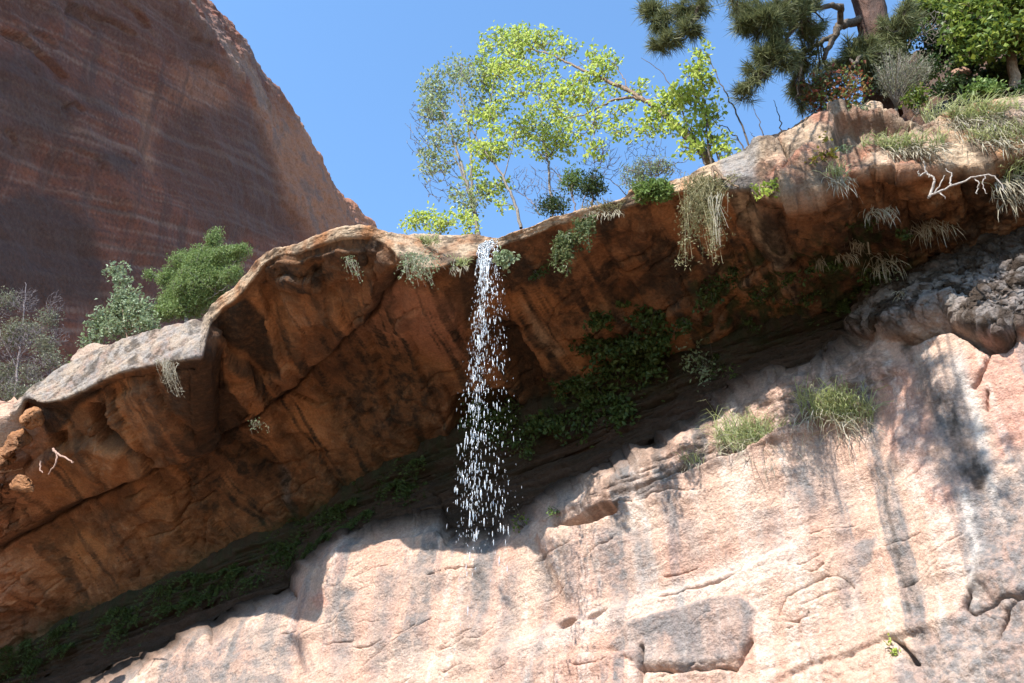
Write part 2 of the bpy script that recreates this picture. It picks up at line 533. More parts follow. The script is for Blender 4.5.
main_crack = [(412, 258), (399, 271), (368, 314), (340, 341), (289, 388), (254, 415), (231, 427), (180, 452), (120, 482), (60, 512), (20, 535)]
D = step(D, main_crack, 0.30, 1.5, 90)
D = crack(D, main_crack, 3.0, 0.22)
D = step(D, [(300, 440), (230, 440), (190, 462), (150, 500), (100, 530)], 0.07, 3, 40)
D = step(D, [(205, 322), (232, 348), (262, 372), (286, 391)], 0.16, 1.5, 40)
D = step(D, [(230, 374), (285, 363), (292, 350)], 0.10, 2, 30)
D = step(D, [(260, 283), (300, 283), (330, 280), (362, 258), (395, 268)], -0.08, 1.8, 30)
D = step(D, [(232, 373), (243, 395), (256, 414)], -0.12, 2.5, 30)
notch = pmask(u, v, [(95, 399), (110, 397), (128, 418), (142, 436), (160, 453), (134, 437), (112, 434), (100, 418)], 2.0, wq * 0.15)
D -= 0.5 * notch
D = step(D, [(160, 452), (134, 434), (112, 402), (150, 378), (200, 362)], 0.10, 3, 40)
D -= 0.3 * pmask(u, v, [(60, 428), (72, 426), (74, 440), (64, 441)], 2, wq * 0.1)
D = step(D, [(20, 470), (70, 440), (100, 432), (140, 440)], 0.22, 4, 35)
D = crack(D, [(186, 470), (190, 500), (178, 520)], 2, 0.1)
D = crack(D, [(262, 468), (300, 462), (330, 450)], 2, 0.08)
band = pmask(u, v, [(498, 322), (516, 330), (534, 362), (550, 400), (548, 420), (530, 420), (514, 385), (502, 350)], 4, wq * 0.3)
D -= 0.14 * band
D = step(D, [(512, 318), (535, 355), (556, 402)], -0.2, 1.8, 40)
D = step(D, [(640, 215), (690, 262), (740, 330)], 0.18, 5, 40)
D = step(D, [(600, 240), (640, 290), (660, 320)], -0.14, 4, 40)
cave = pmask(u, v, [(452, 400), (470, 392), (505, 396), (525, 415), (520, 440), (455, 450)], 6, wq * 0.5)
D -= 0.45 * cave
D = step(D, [(745, 152), (770, 144), (785, 140), (806, 128), (830, 117), (848, 110)], 0.22, 1.5, 30)
D = crack(D, [(748, 151), (770, 144), (785, 140), (806, 128), (826, 119)], 1.6, 0.10)
D = crack(D, [(780, 146), (784, 156), (787, 166), (782, 176)], 2.0, 0.16)
D = step(D, [(772, 186), (790, 172), (806, 160), (820, 153), (836, 150)], 0.26, 1.5, 26)
D = crack(D, [(782, 180), (796, 168), (810, 158), (836, 150)], 2.2, 0.2)
hol = pmask(u, v, [(836, 128), (858, 120), (884, 118), (914, 126), (905, 134), (880, 132), (862, 142), (848, 152), (830, 150)], 3, wq * .3)
D -= 0.35 * hol
D = step(D, [(852, 110), (864, 116), (880, 113), (896, 116)], 0.12, 1.5, 16)
fc = (1 - under) * sstep(ROW, iA - 12, iA) * sstep(u, 735, 760) * (1 - sstep(u, 925, 950))
c1, c2, c3 = worley(G0 * 1.5 + 3)
D += fc * (0.14 * (c3 - .5) + 0.08 * np.minimum(c2 - c1, .3) + 0.05 * fbm(G0 * 2.5, 5, .6))
# the rough lit shoulder at the left edge
left = sstep(-u, -75, -10) * sstep(v, 405, 440)
D += left * (0.25 + 0.32 * ridged(G0 * 1.1, 5, 0.6))
# cracks across the sunlit slab
slab = (ROW > iA - 2) & (ROW < iB + 3)
for pts in ([(126, 338), (122, 352), (128, 362), (118, 374)], [(100, 350), (92, 366), (96, 380)], [(170, 326), (168, 340), (174, 350)], [(64, 372), (72, 384), (70, 396)]):
    d, _, _ = pdist(u0, v0, pts)
    D -= np.where(slab, 0.10 * np.exp(-(d / 1.2) ** 2), 0)
rimw = (1 - sstep(ROW, iB, iB + 10)) * sstep(ROW, iA - 30, iA - 10) * (1 - sstep(u, 715, 740)) * sstep(u, 20, 40)
D = D * (1 - .85 * rimw) + rimw * (.02 * fbm(G0 * 3 + 2, 5, .65) + .03 * lay)
lw = (1 - sstep(u, 24, 48)) * sstep(v, 395, 412) * (1 - sstep(v, 490, 530))
c1, c2, c3 = worley(G0 * np.array([3.2, 3.2, 4.5]) + 13)
D += lw * (.22 * (c3 - .5) + .16 * np.minimum(c2 - c1, .3) + .08 * fbm(G0 * 4, 4, .6))
G = G0 + Nn * D[..., None]
n2 = grid_normals(G) * sm
G = G + n2 * (.010 * ridged(G * 4.5, 4, .65) + .006 * fbm(G * 14, 3, .6))[..., None]
G_over, NRM_over = G, grid_normals(G) * sm
u, v = proj(G0)

dark = np.zeros(u.shape); pale = dark.copy(); moss = dark.copy(); pink = dark.copy(); grey = dark.copy()
blot = sstep(fbm(np.stack([u * 0.02, v * 0.02, 0 * u + 3], -1), 6, 0.65), -0.1, 0.35)
fineb = sstep(fbm(np.stack([u * 0.08, v * 0.08, 0 * u + 8], -1), 5, 0.7), -0.25, 0.3)
def add(a, m, k): return np.maximum(a, m * k)
w = wq * 0.6
dark = add(dark, pmask(u, v, [(196, 330), (244, 294), (257, 306), (272, 325), (286, 349), (288, 364), (262, 362), (240, 345), (212, 324)], 2.5, w * 0.5), 0.95)
dark = add(dark, pmask(u, v, [(170, 366), (202, 340), (231, 375), (254, 413), (225, 425), (195, 415), (175, 400)], 3, w), 0.85)
dark = add(dark, pmask(u, v, [(256, 284), (268, 258), (300, 246), (350, 232), (388, 236), (382, 262), (360, 256), (345, 268), (322, 283), (290, 283)], 4, w) * (0.5 + 0.5 * fineb), 0.95)
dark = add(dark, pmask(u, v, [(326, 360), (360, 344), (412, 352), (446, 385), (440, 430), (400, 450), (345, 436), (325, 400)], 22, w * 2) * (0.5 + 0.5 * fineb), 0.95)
dark = add(dark, pmask(u, v, [(182, 450), (205, 440), (226, 500), (215, 520), (190, 505)], 5, w) * (0.5 + 0.5 * fineb), 0.9)
dark = add(dark, pmask(u, v, [(20, 394), (62, 400), (90, 392), (70, 420), (62, 432), (45, 415)], 3, w * 0.5), 0.95)  # black shade below the slab, painted into the colour
dark = add(dark, pmask(u, v, [(62, 400), (110, 378), (150, 366), (130, 372), (100, 392), (75, 402)], 3, w * 0.3), 0.95)  # same painted shade, a narrow strip along the slab's lower edge
dark = add(dark, notch, 0.95)  # recess darkness of the notch painted in as well
dark = add(dark, band, 0.9)
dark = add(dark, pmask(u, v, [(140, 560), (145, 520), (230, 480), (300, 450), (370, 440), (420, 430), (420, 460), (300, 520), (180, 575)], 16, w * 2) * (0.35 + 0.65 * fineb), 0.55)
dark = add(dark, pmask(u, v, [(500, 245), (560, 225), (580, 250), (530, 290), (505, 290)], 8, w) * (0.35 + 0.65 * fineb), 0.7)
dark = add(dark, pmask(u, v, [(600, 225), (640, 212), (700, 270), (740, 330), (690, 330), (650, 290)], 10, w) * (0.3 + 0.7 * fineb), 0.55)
dark = add(dark, pmask(u, v, [(455, 258), (482, 256), (478, 300), (466, 330), (460, 300)], 4, w * 0.5), 0.85)
d, _, _ = pdist(u0, v0, main_crack); dark = add(dark, np.exp(-(d / 4.5) ** 2), 0.8)
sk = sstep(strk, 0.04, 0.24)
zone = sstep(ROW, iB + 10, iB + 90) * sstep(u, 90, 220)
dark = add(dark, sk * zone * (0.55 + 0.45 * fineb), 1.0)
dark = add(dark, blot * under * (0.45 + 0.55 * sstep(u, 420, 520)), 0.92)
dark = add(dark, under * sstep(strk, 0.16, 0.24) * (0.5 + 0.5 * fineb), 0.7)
# right of the pale streak the ceiling is darker brown and mossy
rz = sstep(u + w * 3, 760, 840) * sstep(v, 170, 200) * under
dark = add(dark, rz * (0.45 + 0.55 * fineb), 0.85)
mz = pmask(u, v, [(690, 268), (760, 250), (800, 232), (850, 205), (905, 215), (930, 260), (900, 300), (840, 320), (760, 340), (700, 350)], 14, w * 2)
moss = add(moss, mz * sstep(fbm(np.stack([u * 0.05, v * 0.05, 0 * u + 12], -1), 5, 0.65), -0.12, 0.2), 0.9)
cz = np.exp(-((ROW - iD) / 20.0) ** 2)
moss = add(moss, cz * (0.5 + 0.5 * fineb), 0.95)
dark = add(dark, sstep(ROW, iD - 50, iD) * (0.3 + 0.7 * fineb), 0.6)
moss = add(moss, cave, 0.6)
pale = add(pale, pmask(u, v, [(726, 186), (752, 187), (775, 215), (794, 245), (780, 262), (756, 240), (740, 212)], 5, w * 0.5), 0.75)
pale = add(pale, pmask(u, v, [(15, 640), (80, 615), (140, 590), (140, 600), (80, 635), (20, 655)], 5, w), 0.8)
pale = add(pale, pmask(u, v, [(520, 300), (532, 308), (566, 352), (556, 360), (540, 345)], 4, w * 0.5) , 0.35)
pale = add(pale, pmask(u, v, [(700, 262), (800, 262), (800, 290), (760, 300)], 10, w * 2) * fineb, 0.35)
pink = add(pink, sstep(-u, -80, -20) * under, 0.3)
pink = add(pink, pmask(u, v, [(345, 330), (395, 280), (460, 300), (470, 360), (400, 350)], 12, w), 0.35)
grey = add(grey, pmask(u, v, [(276, 470), (284, 470), (298, 510), (292, 515)], 3, w * 0.3), 0.6)
# lip: pale weathered caprock
lip = (1 - under) * sstep(ROW, iA - 30, iA - 8)
lipn = sstep(fbm(G0 * 1.5 + 3, 5, 0.6), -0.5, 0.2)
pale = add(pale, lip * lipn, 0.75)
grey = add(grey, lip * sstep(u, 10, 25) * (1 - sstep(u, 198, 212)) * (.6 + .4 * fineb), 0.85)
pink = add(pink, lip * (1 - sstep(u, 14, 26)), .9)
grey = add(grey, lip * sstep(u, 715, 725) * (1 - sstep(u, 752, 764)) * 1.0, 0.9)
dark = add(dark, plate * wr[None], 0.85)
dark = np.clip(dark, 0, 1) ** 0.75
dark = np.where(lip > 0.5, dark * 0.25, dark)
dark = add(dark, lip * (1 - sstep(fbm(G0 * 2.4 + 3, 5, 0.7), -0.35, 0.0)), 0.75)
pink = add(pink, fc * sstep(u, 756, 768), 0.55)
dark = add(dark, hol, .55)  # shadow of the hollow put into the colour too
dark = np.where(fc > .5, np.maximum(dark, fc * .55 * sstep(fbm(G0 * 1.4 + 21, 5, .65), -.05, .3)), dark)
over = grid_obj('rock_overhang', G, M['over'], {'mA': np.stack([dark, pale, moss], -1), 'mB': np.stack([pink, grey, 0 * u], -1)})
tag(over, 'orange and dark stained sandstone overhang with thin sunlit rim across the picture', 'rock overhang', kind='structure')

# ------------------------------------------------------------------ lower wall
vR = vD + (vE - vD) * 0.55
flat = sstep(UU, 850, 905)
pR = P(UU, vR, (qD + 0.15) * (1 - flat) + flat * (0.4 * qD + 0.6 * qE + .1))
vS = vE - 5
pS = P(UU, vS, qE + (0.75 * (qD - qE) + 0.1) * (1 - flat) + .06 * flat)
vT = vE - 2
pT = P(UU, vT, qE + 0.22 * (1 - flat) + .02 * flat)
vG = np.maximum(730.0, vE + 110)
vF = 0.5 * (vE + vG)
qF = qE - interp(UU, [(0, 0.25), (500, 0.4), (1024, 0.3)])
pF = P(UU, vF, qF); pG = P(UU, vG, qE - 0.75)
pH = pG.copy(); pH[:, 2] = -0.4; pH -= A * 0.9
top = pD + A * 0.5 + up * 0.5
WC = [6, 60, 60, 10, 6, 150, 130, 40]
G0 = stack([top, pD, pR, pS, pT, pE, pF, pG, pH], WC)
jE = sum(WC[:5]); jD = WC[0]
G0 = smooth_rows(G0, 20, jE + 4, len(G0) - 2)
G0 = smooth_rows(G0, 2)
nr = len(G0)
ROW = np.broadcast_to(np.arange(nr)[:, None], (nr, NU)).astype(float)
u, v = proj(G0)
Nn = grid_normals(G0); s = np.sign((Nn * (CAM - G0)).sum(-1)); sm = np.sign(np.median(s)); Nn = Nn * sm
wq = 8 * fbm(np.stack([u * 0.03, v * 0.03, 0 * u + 40], -1), 4, 0.6)
rub0 = lambda a, b: pmask(a, b, [(862, 340), (885, 300), (910, 272), (960, 256), (1040, 225), (1320, 180), (1320, 400), (860, 400)], 5, wq * 0.5)
u0, v0 = u + wq * 0.5, v + wq[::-1] * 0.5
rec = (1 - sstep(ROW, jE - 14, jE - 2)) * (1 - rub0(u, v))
n4 = fbm(G0 * 1.6 + 25, 5, 0.55)
D = 0.12 * fbm(G0 * 0.6 + 11, 4) + 0.035 * n4
# gentle beds that follow the dip of the picture's ledges
bedc = v + 0.36 * u
bed = fbm(np.stack([bedc * 0.035, u * 0.004, 0 * u], -1), 4, 0.6)
D += 0.035 * bed + 0.20 * rec * ridged(np.stack([bedc * 0.09, u * 0.008, 0 * u], -1), 4, 0.6)
D += 0.010 * ridged(G0 * 4 + 3, 4, 0.6)
led = pmask(u, v, [(545, 520), (590, 492), (690, 438), (780, 380), (880, 350), (905, 370), (860, 420), (770, 455), (700, 480), (620, 512)], 10, wq)
D += led * (0.07 * ridged(np.stack([bedc * 0.10, u * 0.015, 0 * u + 4], -1), 5, 0.6) + 0.05 * n4 * 2)
D = step(D, [(535, 540), (560, 530), (605, 512), (640, 502), (700, 476), (760, 452), (820, 425)], 0.20, 3, 60)
D = step(D, [(480, 655), (560, 628), (600, 614), (680, 592), (740, 572), (800, 548)], 0.12, 5, 45)
D -= 0.55 * pmask(u, v, [(556, 527), (580, 518), (604, 507), (626, 505), (624, 518), (602, 526), (575, 530)], 2.5, wq * 0.2)
D = crack(D, [(640, 492), (664, 486), (690, 472)], 2.5, 0.2)
D = crack(D, [(660, 600), (690, 592), (720, 585), (742, 572)], 1.8, 0.12)
D = crack(D, [(780, 616), (788, 600), (804, 590), (826, 578), (840, 577), (853, 588)], 1.4, 0.09)
D = step(D, [(780, 616), (788, 600), (804, 590), (826, 578), (840, 577), (853, 588)], 0.05, 2, 30)
D -= 0.3 * np.exp(-(((u - 568) / 9) ** 2 + ((v - 625 + 0.3 * (u - 568)) / 5) ** 2) ** 2)
D -= 0.14 * np.exp(-(((u - 598) / 11) ** 2 + ((v - 617 + 0.5 * (u - 598)) / 4) ** 2) ** 2)
blk = pmask(u, v, [(612, 648), (632, 626), (690, 608), (742, 597), (756, 612), (748, 645), (734, 662), (690, 668), (640, 666)], 3, wq * 0.3)
D += 0.07 * blk
D = crack(D, [(640, 670), (690, 674), (736, 668), (752, 642)], 2, 0.14)
blk2 = pmask(u, v, [(558, 668), (580, 660), (640, 655), (643, 700), (560, 700)], 3, wq * 0.3)
D += 0.10 * blk2
D = crack(D, [(644, 650), (642, 690)], 2, 0.2)
D = step(D, [(760, 690), (810, 664), (860, 648), (925, 628), (955, 612), (968, 590), (985, 575)], -0.12, 4, 60)
rgh = pmask(u, v, [(740, 690), (860, 650), (955, 612), (985, 560), (1040, 520), (1320, 500), (1320, 800), (740, 800)], 8, wq)
D += rgh * 0.06 * ridged(G0 * 2.2 + 9, 5, 0.62)
D -= 0.5 * pmask(u, v, [(893, 640), (902, 642), (918, 664), (908, 664)], 2, wq * 0.2)
D = crack(D, [(1000, 640), (1010, 615), (1024, 600), (1040, 590)], 2, 0.15)
D = crack(D, [(968, 590), (965, 605), (972, 612), (1000, 600), (1030, 602)], 2, 0.15)
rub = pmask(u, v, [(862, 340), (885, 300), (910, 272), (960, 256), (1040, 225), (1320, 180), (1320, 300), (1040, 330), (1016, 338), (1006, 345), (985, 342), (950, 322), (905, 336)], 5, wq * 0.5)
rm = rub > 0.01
wf1 = np.zeros(u.shape); wf2 = wf1.copy(); whid = wf1.copy()
wp = G0[rm]; wp = wp + 0.12 * np.stack([fbm(wp * 3, 3), fbm(wp * 3 + 9, 3), fbm(wp * 3 + 19, 3)], -1)
a1, a2, a3 = worley(wp * 3.6); c1, c2, c3 = worley(wp * 9.0)
wf1[rm] = 0.05 * (a3 - .5) + 0.02 * np.minimum(a2 - a1, .35) + 0.025 * (c3 - .5) + 0.03 * np.minimum(c2 - c1, .3) + 0.06 * fbm(wp * 5, 4, .65)
wf2[rm] = (c2 - c1); whid[rm] = c3
D += rub * (0.30 + 1.4 * wf1)
D = crack(D, [(905, 340), (950, 327), (985, 348), (1006, 350), (1020, 335)], 3.5, 0.25)
D = crack(D, [(992, 348), (985, 370), (974, 388)], 2.2, 0.18)
D = crack(D, [(988, 392), (985, 410)], 2, 0.15)
for _ in range(60):
    cu, cv = rng.uniform(250, 1010), rng.uniform(480, 683)
    if cv < np.interp(cu, UU, vE) + 12: continue
    L = rng.uniform(6, 24); a = rng.uniform(-0.7, -0.1)
    m = (np.abs(u - cu) < 40) & (np.abs(v - cv) < 40)
    if not m.any(): continue
    d, sd, al = pdist(u0[m], v0[m], [(cu - L * math.cos(a), cv - L * math.sin(a)), (cu, cv + rng.uniform(-3, 3)), (cu + L * math.cos(a), cv + L * math.sin(a))])
    D[m] -= rng.uniform(0.04, 0.1) * np.exp(-(d / 1.3) ** 2) - 0.05 * np.exp(-(d / 9) ** 2) * (sd > 0)
G = G0 + Nn * D[..., None]
n2 = grid_normals(G) * sm
G = G + n2 * ((.008 + .022 * rub) * ridged(G * 4.5, 4, .65) + (.006 + .03 * rub) * fbm(G * 13, 4, .65) + .012 * rub * fbm(G * 30, 3, .6))[..., None]
G_wall, NRM_wall = G, grid_normals(G) * sm

dark = np.zeros(u.shape); pale = dark.copy(); moss = dark.copy(); pink = dark.copy(); grey = dark.copy()
fineb = sstep(fbm(np.stack([u * 0.08, v * 0.08, 0 * u + 8], -1), 5, 0.7), -0.25, 0.3)
midb = sstep(fbm(np.stack([u * 0.035, v * 0.02, 0 * u + 18], -1), 6, 0.65), -0.15, 0.3)
w = wq * 0.6
def streakm(pts, wd):
    d, _, al = pdist(u + wq * 0.5, v, pts)
    return np.exp(-(d / wd) ** 2) * sstep(al, 0, 0.12) * (1 - sstep(al, 0.6, 1.0))
for pts, wd, k in (([(352, 582), (345, 630), (336, 700)], 9, .75), ([(392, 565), (384, 620), (372, 720)], 8, .6), ([(438, 575), (440, 600)], 9, .6),
                   ([(515, 555), (505, 620), (494, 740)], 9, .55), ([(548, 548), (545, 620), (540, 720)], 6, .5), ([(575, 545), (575, 620)], 7, .5), ([(612, 528), (618, 560), (625, 620)], 15, .75), ([(640, 530), (645, 560), (655, 600)], 10, .6),
                   ([(800, 468), (808, 490), (816, 530)], 11, .75), ([(770, 510), (775, 560)], 14, .4), ([(690, 520), (700, 580)], 16, .35), ([(835, 470), (850, 540)], 10, .3), ([(425, 580), (415, 700)], 5, .45), ([(470, 570), (462, 700)], 7, .4)):
    grey = add(grey, streakm(pts, wd * 1.15) * (0.6 + 0.4 * fineb), min(1, k * 1.3))
grey = add(grey, pmask(u, v, [(170, 660), (210, 640), (270, 628), (298, 636), (285, 700), (120, 720)], 10, w * 2) * (0.4 + 0.6 * fineb), 0.8)
grey = add(grey, blk * (0.5 + 0.5 * midb), 0.9)
grey = add(grey, pmask(u, v, [(852, 548), (862, 540), (876, 541), (872, 560), (858, 570)], 3, w), 0.85)
grey = add(grey, pmask(u, v, [(968, 495), (1000, 478), (1040, 460), (1320, 440), (1320, 800), (880, 800), (900, 660), (935, 630), (962, 605), (978, 570), (972, 530)], 6, w * 2) * (0.55 + 0.45 * fineb), 0.9)
grey = add(grey, pmask(u, v, [(640, 500), (664, 488), (690, 474), (700, 478), (650, 508)], 4, w), 0.8)
grey = add(grey, pmask(u, v, [(920, 370), (960, 350), (985, 440), (1000, 490), (960, 500), (930, 470), (905, 440)], 12, w * 2) * (0.4 + 0.6 * midb), 0.65)
dark = add(dark, pmask(u, v, [(898, 340), (915, 345), (945, 395), (990, 470), (984, 492), (965, 478), (930, 410)], 5, w * 1.5) * (0.4 + 0.6 * midb), 0.85)
grey = add(grey, rub, 0.8)
tx = (G0 @ T)
vs1 = fbm(np.stack([tx * 1.9, G0[..., 2] * 0.10, 0 * u + 4], -1), 5, .62); vs2 = fbm(np.stack([tx * .35, G0[..., 2] * .25, 0 * u + 14], -1), 3, .5)
body = 1 - rec
grey = add(grey, body * sstep(vs1, .06, .26) * sstep(vs2, -.28, .12) * (.6 + .4 * fineb), .95)
dark = add(dark, body * sstep(vs1, .30, .42) * sstep(vs2, -.05, .2) * (.4 + .6 * fineb), .55)
pale = add(pale, body * sstep(-vs1, .24, .36) * (.3 + .7 * fineb), .32); dark = add(dark, rub * np.maximum(sstep(fbm(G0 * 3.1 + 6, 5, .7), -.2, .12), 1 - sstep(v + .25 * (u - 940), 275, 318)), 0.97)  # pale streaks; then rubble mottle, with shade painted over its upper part
pale = add(pale, rub * np.where((whid > .2) & (whid < .35), 1, 0), 0.35)
pale = add(pale, streakm([(955, 345), (970, 400), (995, 500), (1010, 560)], 6), 0.7)
pale = add(pale, streakm([(962, 480), (975, 560), (970, 640)], 8), 0.7)
pale = add(pale, sstep(-np.abs((v + 0.33 * u) - 820), -22, -8) * sstep(u, 480, 560) * (1 - sstep(u, 780, 830)), 0.3)  # ledge top painted paler, for the light it catches
pink = add(pink, pmask(u, v, [(955, 350), (1000, 340), (1320, 300), (1320, 420), (1030, 440), (1000, 455), (985, 420)], 8, w * 2), 0.75)
pink = add(pink, pmask(u, v, [(875, 370), (910, 360), (935, 440), (930, 500), (890, 450)], 10, w * 2), 0.6)
pink = add(pink, pmask(u, v, [(925, 492), (950, 488), (960, 505), (930, 510)], 4, w), 0.7)
pink = add(pink, midb * (1 - rec) * sstep(v, 500, 560), 0.28)
pink = add(pink, pmask(u, v, [(312, 600), (325, 590), (330, 604), (318, 612)], 3, w), 0.8)
pink = add(pink, blk2, 0.5)
pink = add(pink, led, 0.12)
dark = add(dark, led * (1 - fineb), 0.55)
grey = add(grey, led * midb, 0.4)
wet_shade = np.maximum(rec, .55 * rub * (.5 + .5 * midb))  # painted shade over damp recess rock; darkens the rubble too
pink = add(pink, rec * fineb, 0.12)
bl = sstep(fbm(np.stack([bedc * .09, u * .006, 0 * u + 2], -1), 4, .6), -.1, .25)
dark = add(dark, rec * (.35 + 0.4 * fineb + .5 * bl), 0.95)  # recess shade deepened further in the dark mask
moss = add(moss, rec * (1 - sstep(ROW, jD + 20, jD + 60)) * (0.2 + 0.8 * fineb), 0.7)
wall = grid_obj('rock_wall', G, M['wall'], {'mA': np.stack([dark, pale, moss], -1), 'mB': np.stack([pink, grey, wet_shade], -1)})
tag(wall, 'sunlit pale pink sandstone wall with grey water streaks below the shaded alcove', 'rock wall', kind='structure')

# ------------------------------------------------------------------ the far cliff
p0 = np.array([-40.0, 73.0, 0]); FD = np.array([0.292, 0.956, 0]); FN = np.array([-0.956, 0.292, 0])   # along / into the cliff


def Pfar(uu, vv, off):
    d = ray(uu, vv); den = d @ FN
    t = (off + (p0 - CAM) @ FN) / den
    return CAM + d * t[..., None]


def scurve(px, off):
    px = np.array(px, float); q_ = Pfar(px[:, 0], px[:, 1], off)
    return (q_ - p0) @ FD, q_[:, 2]


sS, zS = scurve([(150, -60), (195, -4), (218, 24), (240, 50), (262, 78), (290, 112), (305, 140), (318, 164), (328, 182), (336, 197), (350, 205), (362, 217), (375, 228), (400, 236)], 13.0)
sB, zB = scurve([(105, -70), (170, 5), (207, 50), (243, 95), (270, 150), (282, 200), (300, 225), (312, 245), (330, 262)], 7.0)
sf = np.concatenate([np.linspace(-95, -20, 60, endpoint=False), np.linspace(-20, 75, 460)])
zt = np.interp(sf, sS, zS); zb = np.interp(sf, sB, zB)
ex = sf > sS[-1]; zt = np.where(ex, zS[-1] - (sf - sS[-1]) * 1.2, zt)
zb = np.minimum(zb, zt - 4)
base = p0 + FD * sf[:, None]
r0 = base + up * -5.0 - FN * 2
r1 = base + FN * 7.0 + up * zb[:, None]
r2 = base + FN * 13.0 + up * zt[:, None]
r3 = base + FN * 40.0 + up * (zt + 4)[:, None]
r4 = base + FN * 120.0 + up * (zt - 10)[:, None]
G0 = stack([r0, r1, r2, r3, r4], [330, 110, 20, 10])
G0 = smooth_rows(G0, 12)
ROW = np.broadcast_to(np.arange(len(G0))[:, None], G0.shape[:2]).astype(float)
u, v = proj(G0)
Nn = grid_normals(G0); s = np.sign((Nn @ -FN)[:300].mean()); Nn = Nn * s
rim = sstep(ROW, 318, 345)
D = 1.4 * fbm(G0 * 0.05, 4) + 0.5 * fbm(G0 * 0.22, 5, 0.55)
xb = np.stack([(G0 @ FD) * 0.02, G0[..., 2] * 0.30 - (G0 @ FD) * 0.18, 0 * u], -1)       # cross-bedding dips along the face
D += 0.35 * fbm(xb, 5, 0.6)
D += rim * (0.65 * ridged(G0 * np.array([0.16, 0.16, 0.07]), 5, 0.6) + 0.3 * ridged(G0 * 0.5, 4, 0.6))
u0, v0 = u + 2 * fbm(G0 * 0.2, 3), v + 2 * fbm(G0 * 0.2 + 7, 3)
for pts, dep in (([(0, 28), (22, 36), (45, 55), (68, 82)], 1.6), ([(28, 28), (45, 34), (58, 50)], 0.8), ([(62, 5), (90, 10), (115, 22), (136, 38)], 1.4), ([(65, 6), (85, 16), (102, 28)], 0.8), ([(120, 0), (135, 12), (148, 30)], 1.2), ([(188, 65), (190, 62), (210, 68), (225, 82)], 0.9),
                 ([(56, 110), (70, 103), (82, 112)], 0.9), ([(0, 130), (10, 135), (18, 145)], 0.8), ([(188, 38), (206, 46)], 0.9), ([(95, 55), (110, 62)], 0.6), ([(280, 200), (300, 222)], 0.8), ([(70, 150), (90, 158), (100, 170)], 0.7), ([(120, 150), (135, 165)], 0.7)):
    D = step(D, pts, -dep * 0.45, 0.9, 9)
    d, _, al = pdist(u0, v0, pts); D -= dep * 0.22 * np.exp(-(d / 0.9) ** 2) * sstep(al, 0, .2) * (1 - sstep(al, .8, 1))
G = G0 + Nn * D[..., None]
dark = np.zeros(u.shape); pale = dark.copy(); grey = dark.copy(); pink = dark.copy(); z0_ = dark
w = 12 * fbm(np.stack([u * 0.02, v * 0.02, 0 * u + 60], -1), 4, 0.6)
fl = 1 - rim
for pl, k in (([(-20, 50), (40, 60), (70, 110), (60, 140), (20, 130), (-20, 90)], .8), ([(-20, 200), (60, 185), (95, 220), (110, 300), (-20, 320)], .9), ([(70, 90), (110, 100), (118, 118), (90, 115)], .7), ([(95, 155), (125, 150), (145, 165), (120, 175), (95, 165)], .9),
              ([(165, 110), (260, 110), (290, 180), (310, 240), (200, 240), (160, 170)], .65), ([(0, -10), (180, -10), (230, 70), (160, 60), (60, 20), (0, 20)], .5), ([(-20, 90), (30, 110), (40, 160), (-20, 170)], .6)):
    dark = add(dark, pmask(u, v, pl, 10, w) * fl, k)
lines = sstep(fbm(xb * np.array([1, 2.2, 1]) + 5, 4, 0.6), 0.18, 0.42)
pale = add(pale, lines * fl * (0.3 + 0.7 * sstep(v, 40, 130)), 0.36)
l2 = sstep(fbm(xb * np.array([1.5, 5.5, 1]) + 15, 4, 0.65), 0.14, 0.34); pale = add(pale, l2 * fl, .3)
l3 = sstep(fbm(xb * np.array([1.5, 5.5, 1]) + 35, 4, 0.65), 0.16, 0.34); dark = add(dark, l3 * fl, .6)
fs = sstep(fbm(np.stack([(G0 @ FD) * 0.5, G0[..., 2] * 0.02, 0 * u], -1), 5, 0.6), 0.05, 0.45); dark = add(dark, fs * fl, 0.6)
pale = add(pale, rim * sstep(fbm(G0 * 0.12 + 4, 5, 0.6), -0.3, 0.4) * (1 - sstep(v, 100, 170)), 0.6)  # rim lightened in colour for its sunlit band
pink = add(pink, rim * sstep(v, 70, 150), 0.85)  # same painted sunlit band, more orange lower down
pink = add(pink, pmask(u, v, [(170, 70), (215, 60), (225, 110), (170, 105)], 10, w), 0.45)
pink = add(pink, pmask(u, v, [(140, 90), (155, 90), (150, 170), (140, 160)], 6, w), 0.6)
grey = add(grey, rim * sstep(fbm(G0 * 0.2 + 14, 5, 0.6), -0.05, 0.35), 0.75)
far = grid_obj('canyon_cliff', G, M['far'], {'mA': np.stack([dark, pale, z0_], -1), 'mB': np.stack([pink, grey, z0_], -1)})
tag(far, 'huge shaded dark red cliff with diagonal beds rising against blue sky', 'cliff', kind='structure')

# ------------------------------------------------------------------ ground
gx = np.concatenate([-np.geomspace(900, 20, 20), np.linspace(-18, 18, 60), np.geomspace(20, 900, 20)])
gX, gY = np.meshgrid(gx, gx)
gZ = 0.12 * fbm(np.stack([gX * 0.3, gY * 0.3, 0 * gX], -1), 4)
gG = np.stack([gX, gY, gZ], -1)
ground = grid_obj('ground', gG, M['ground'])
tag(ground, 'sandy rock strewn canyon floor below the wall', 'ground', kind='structure')


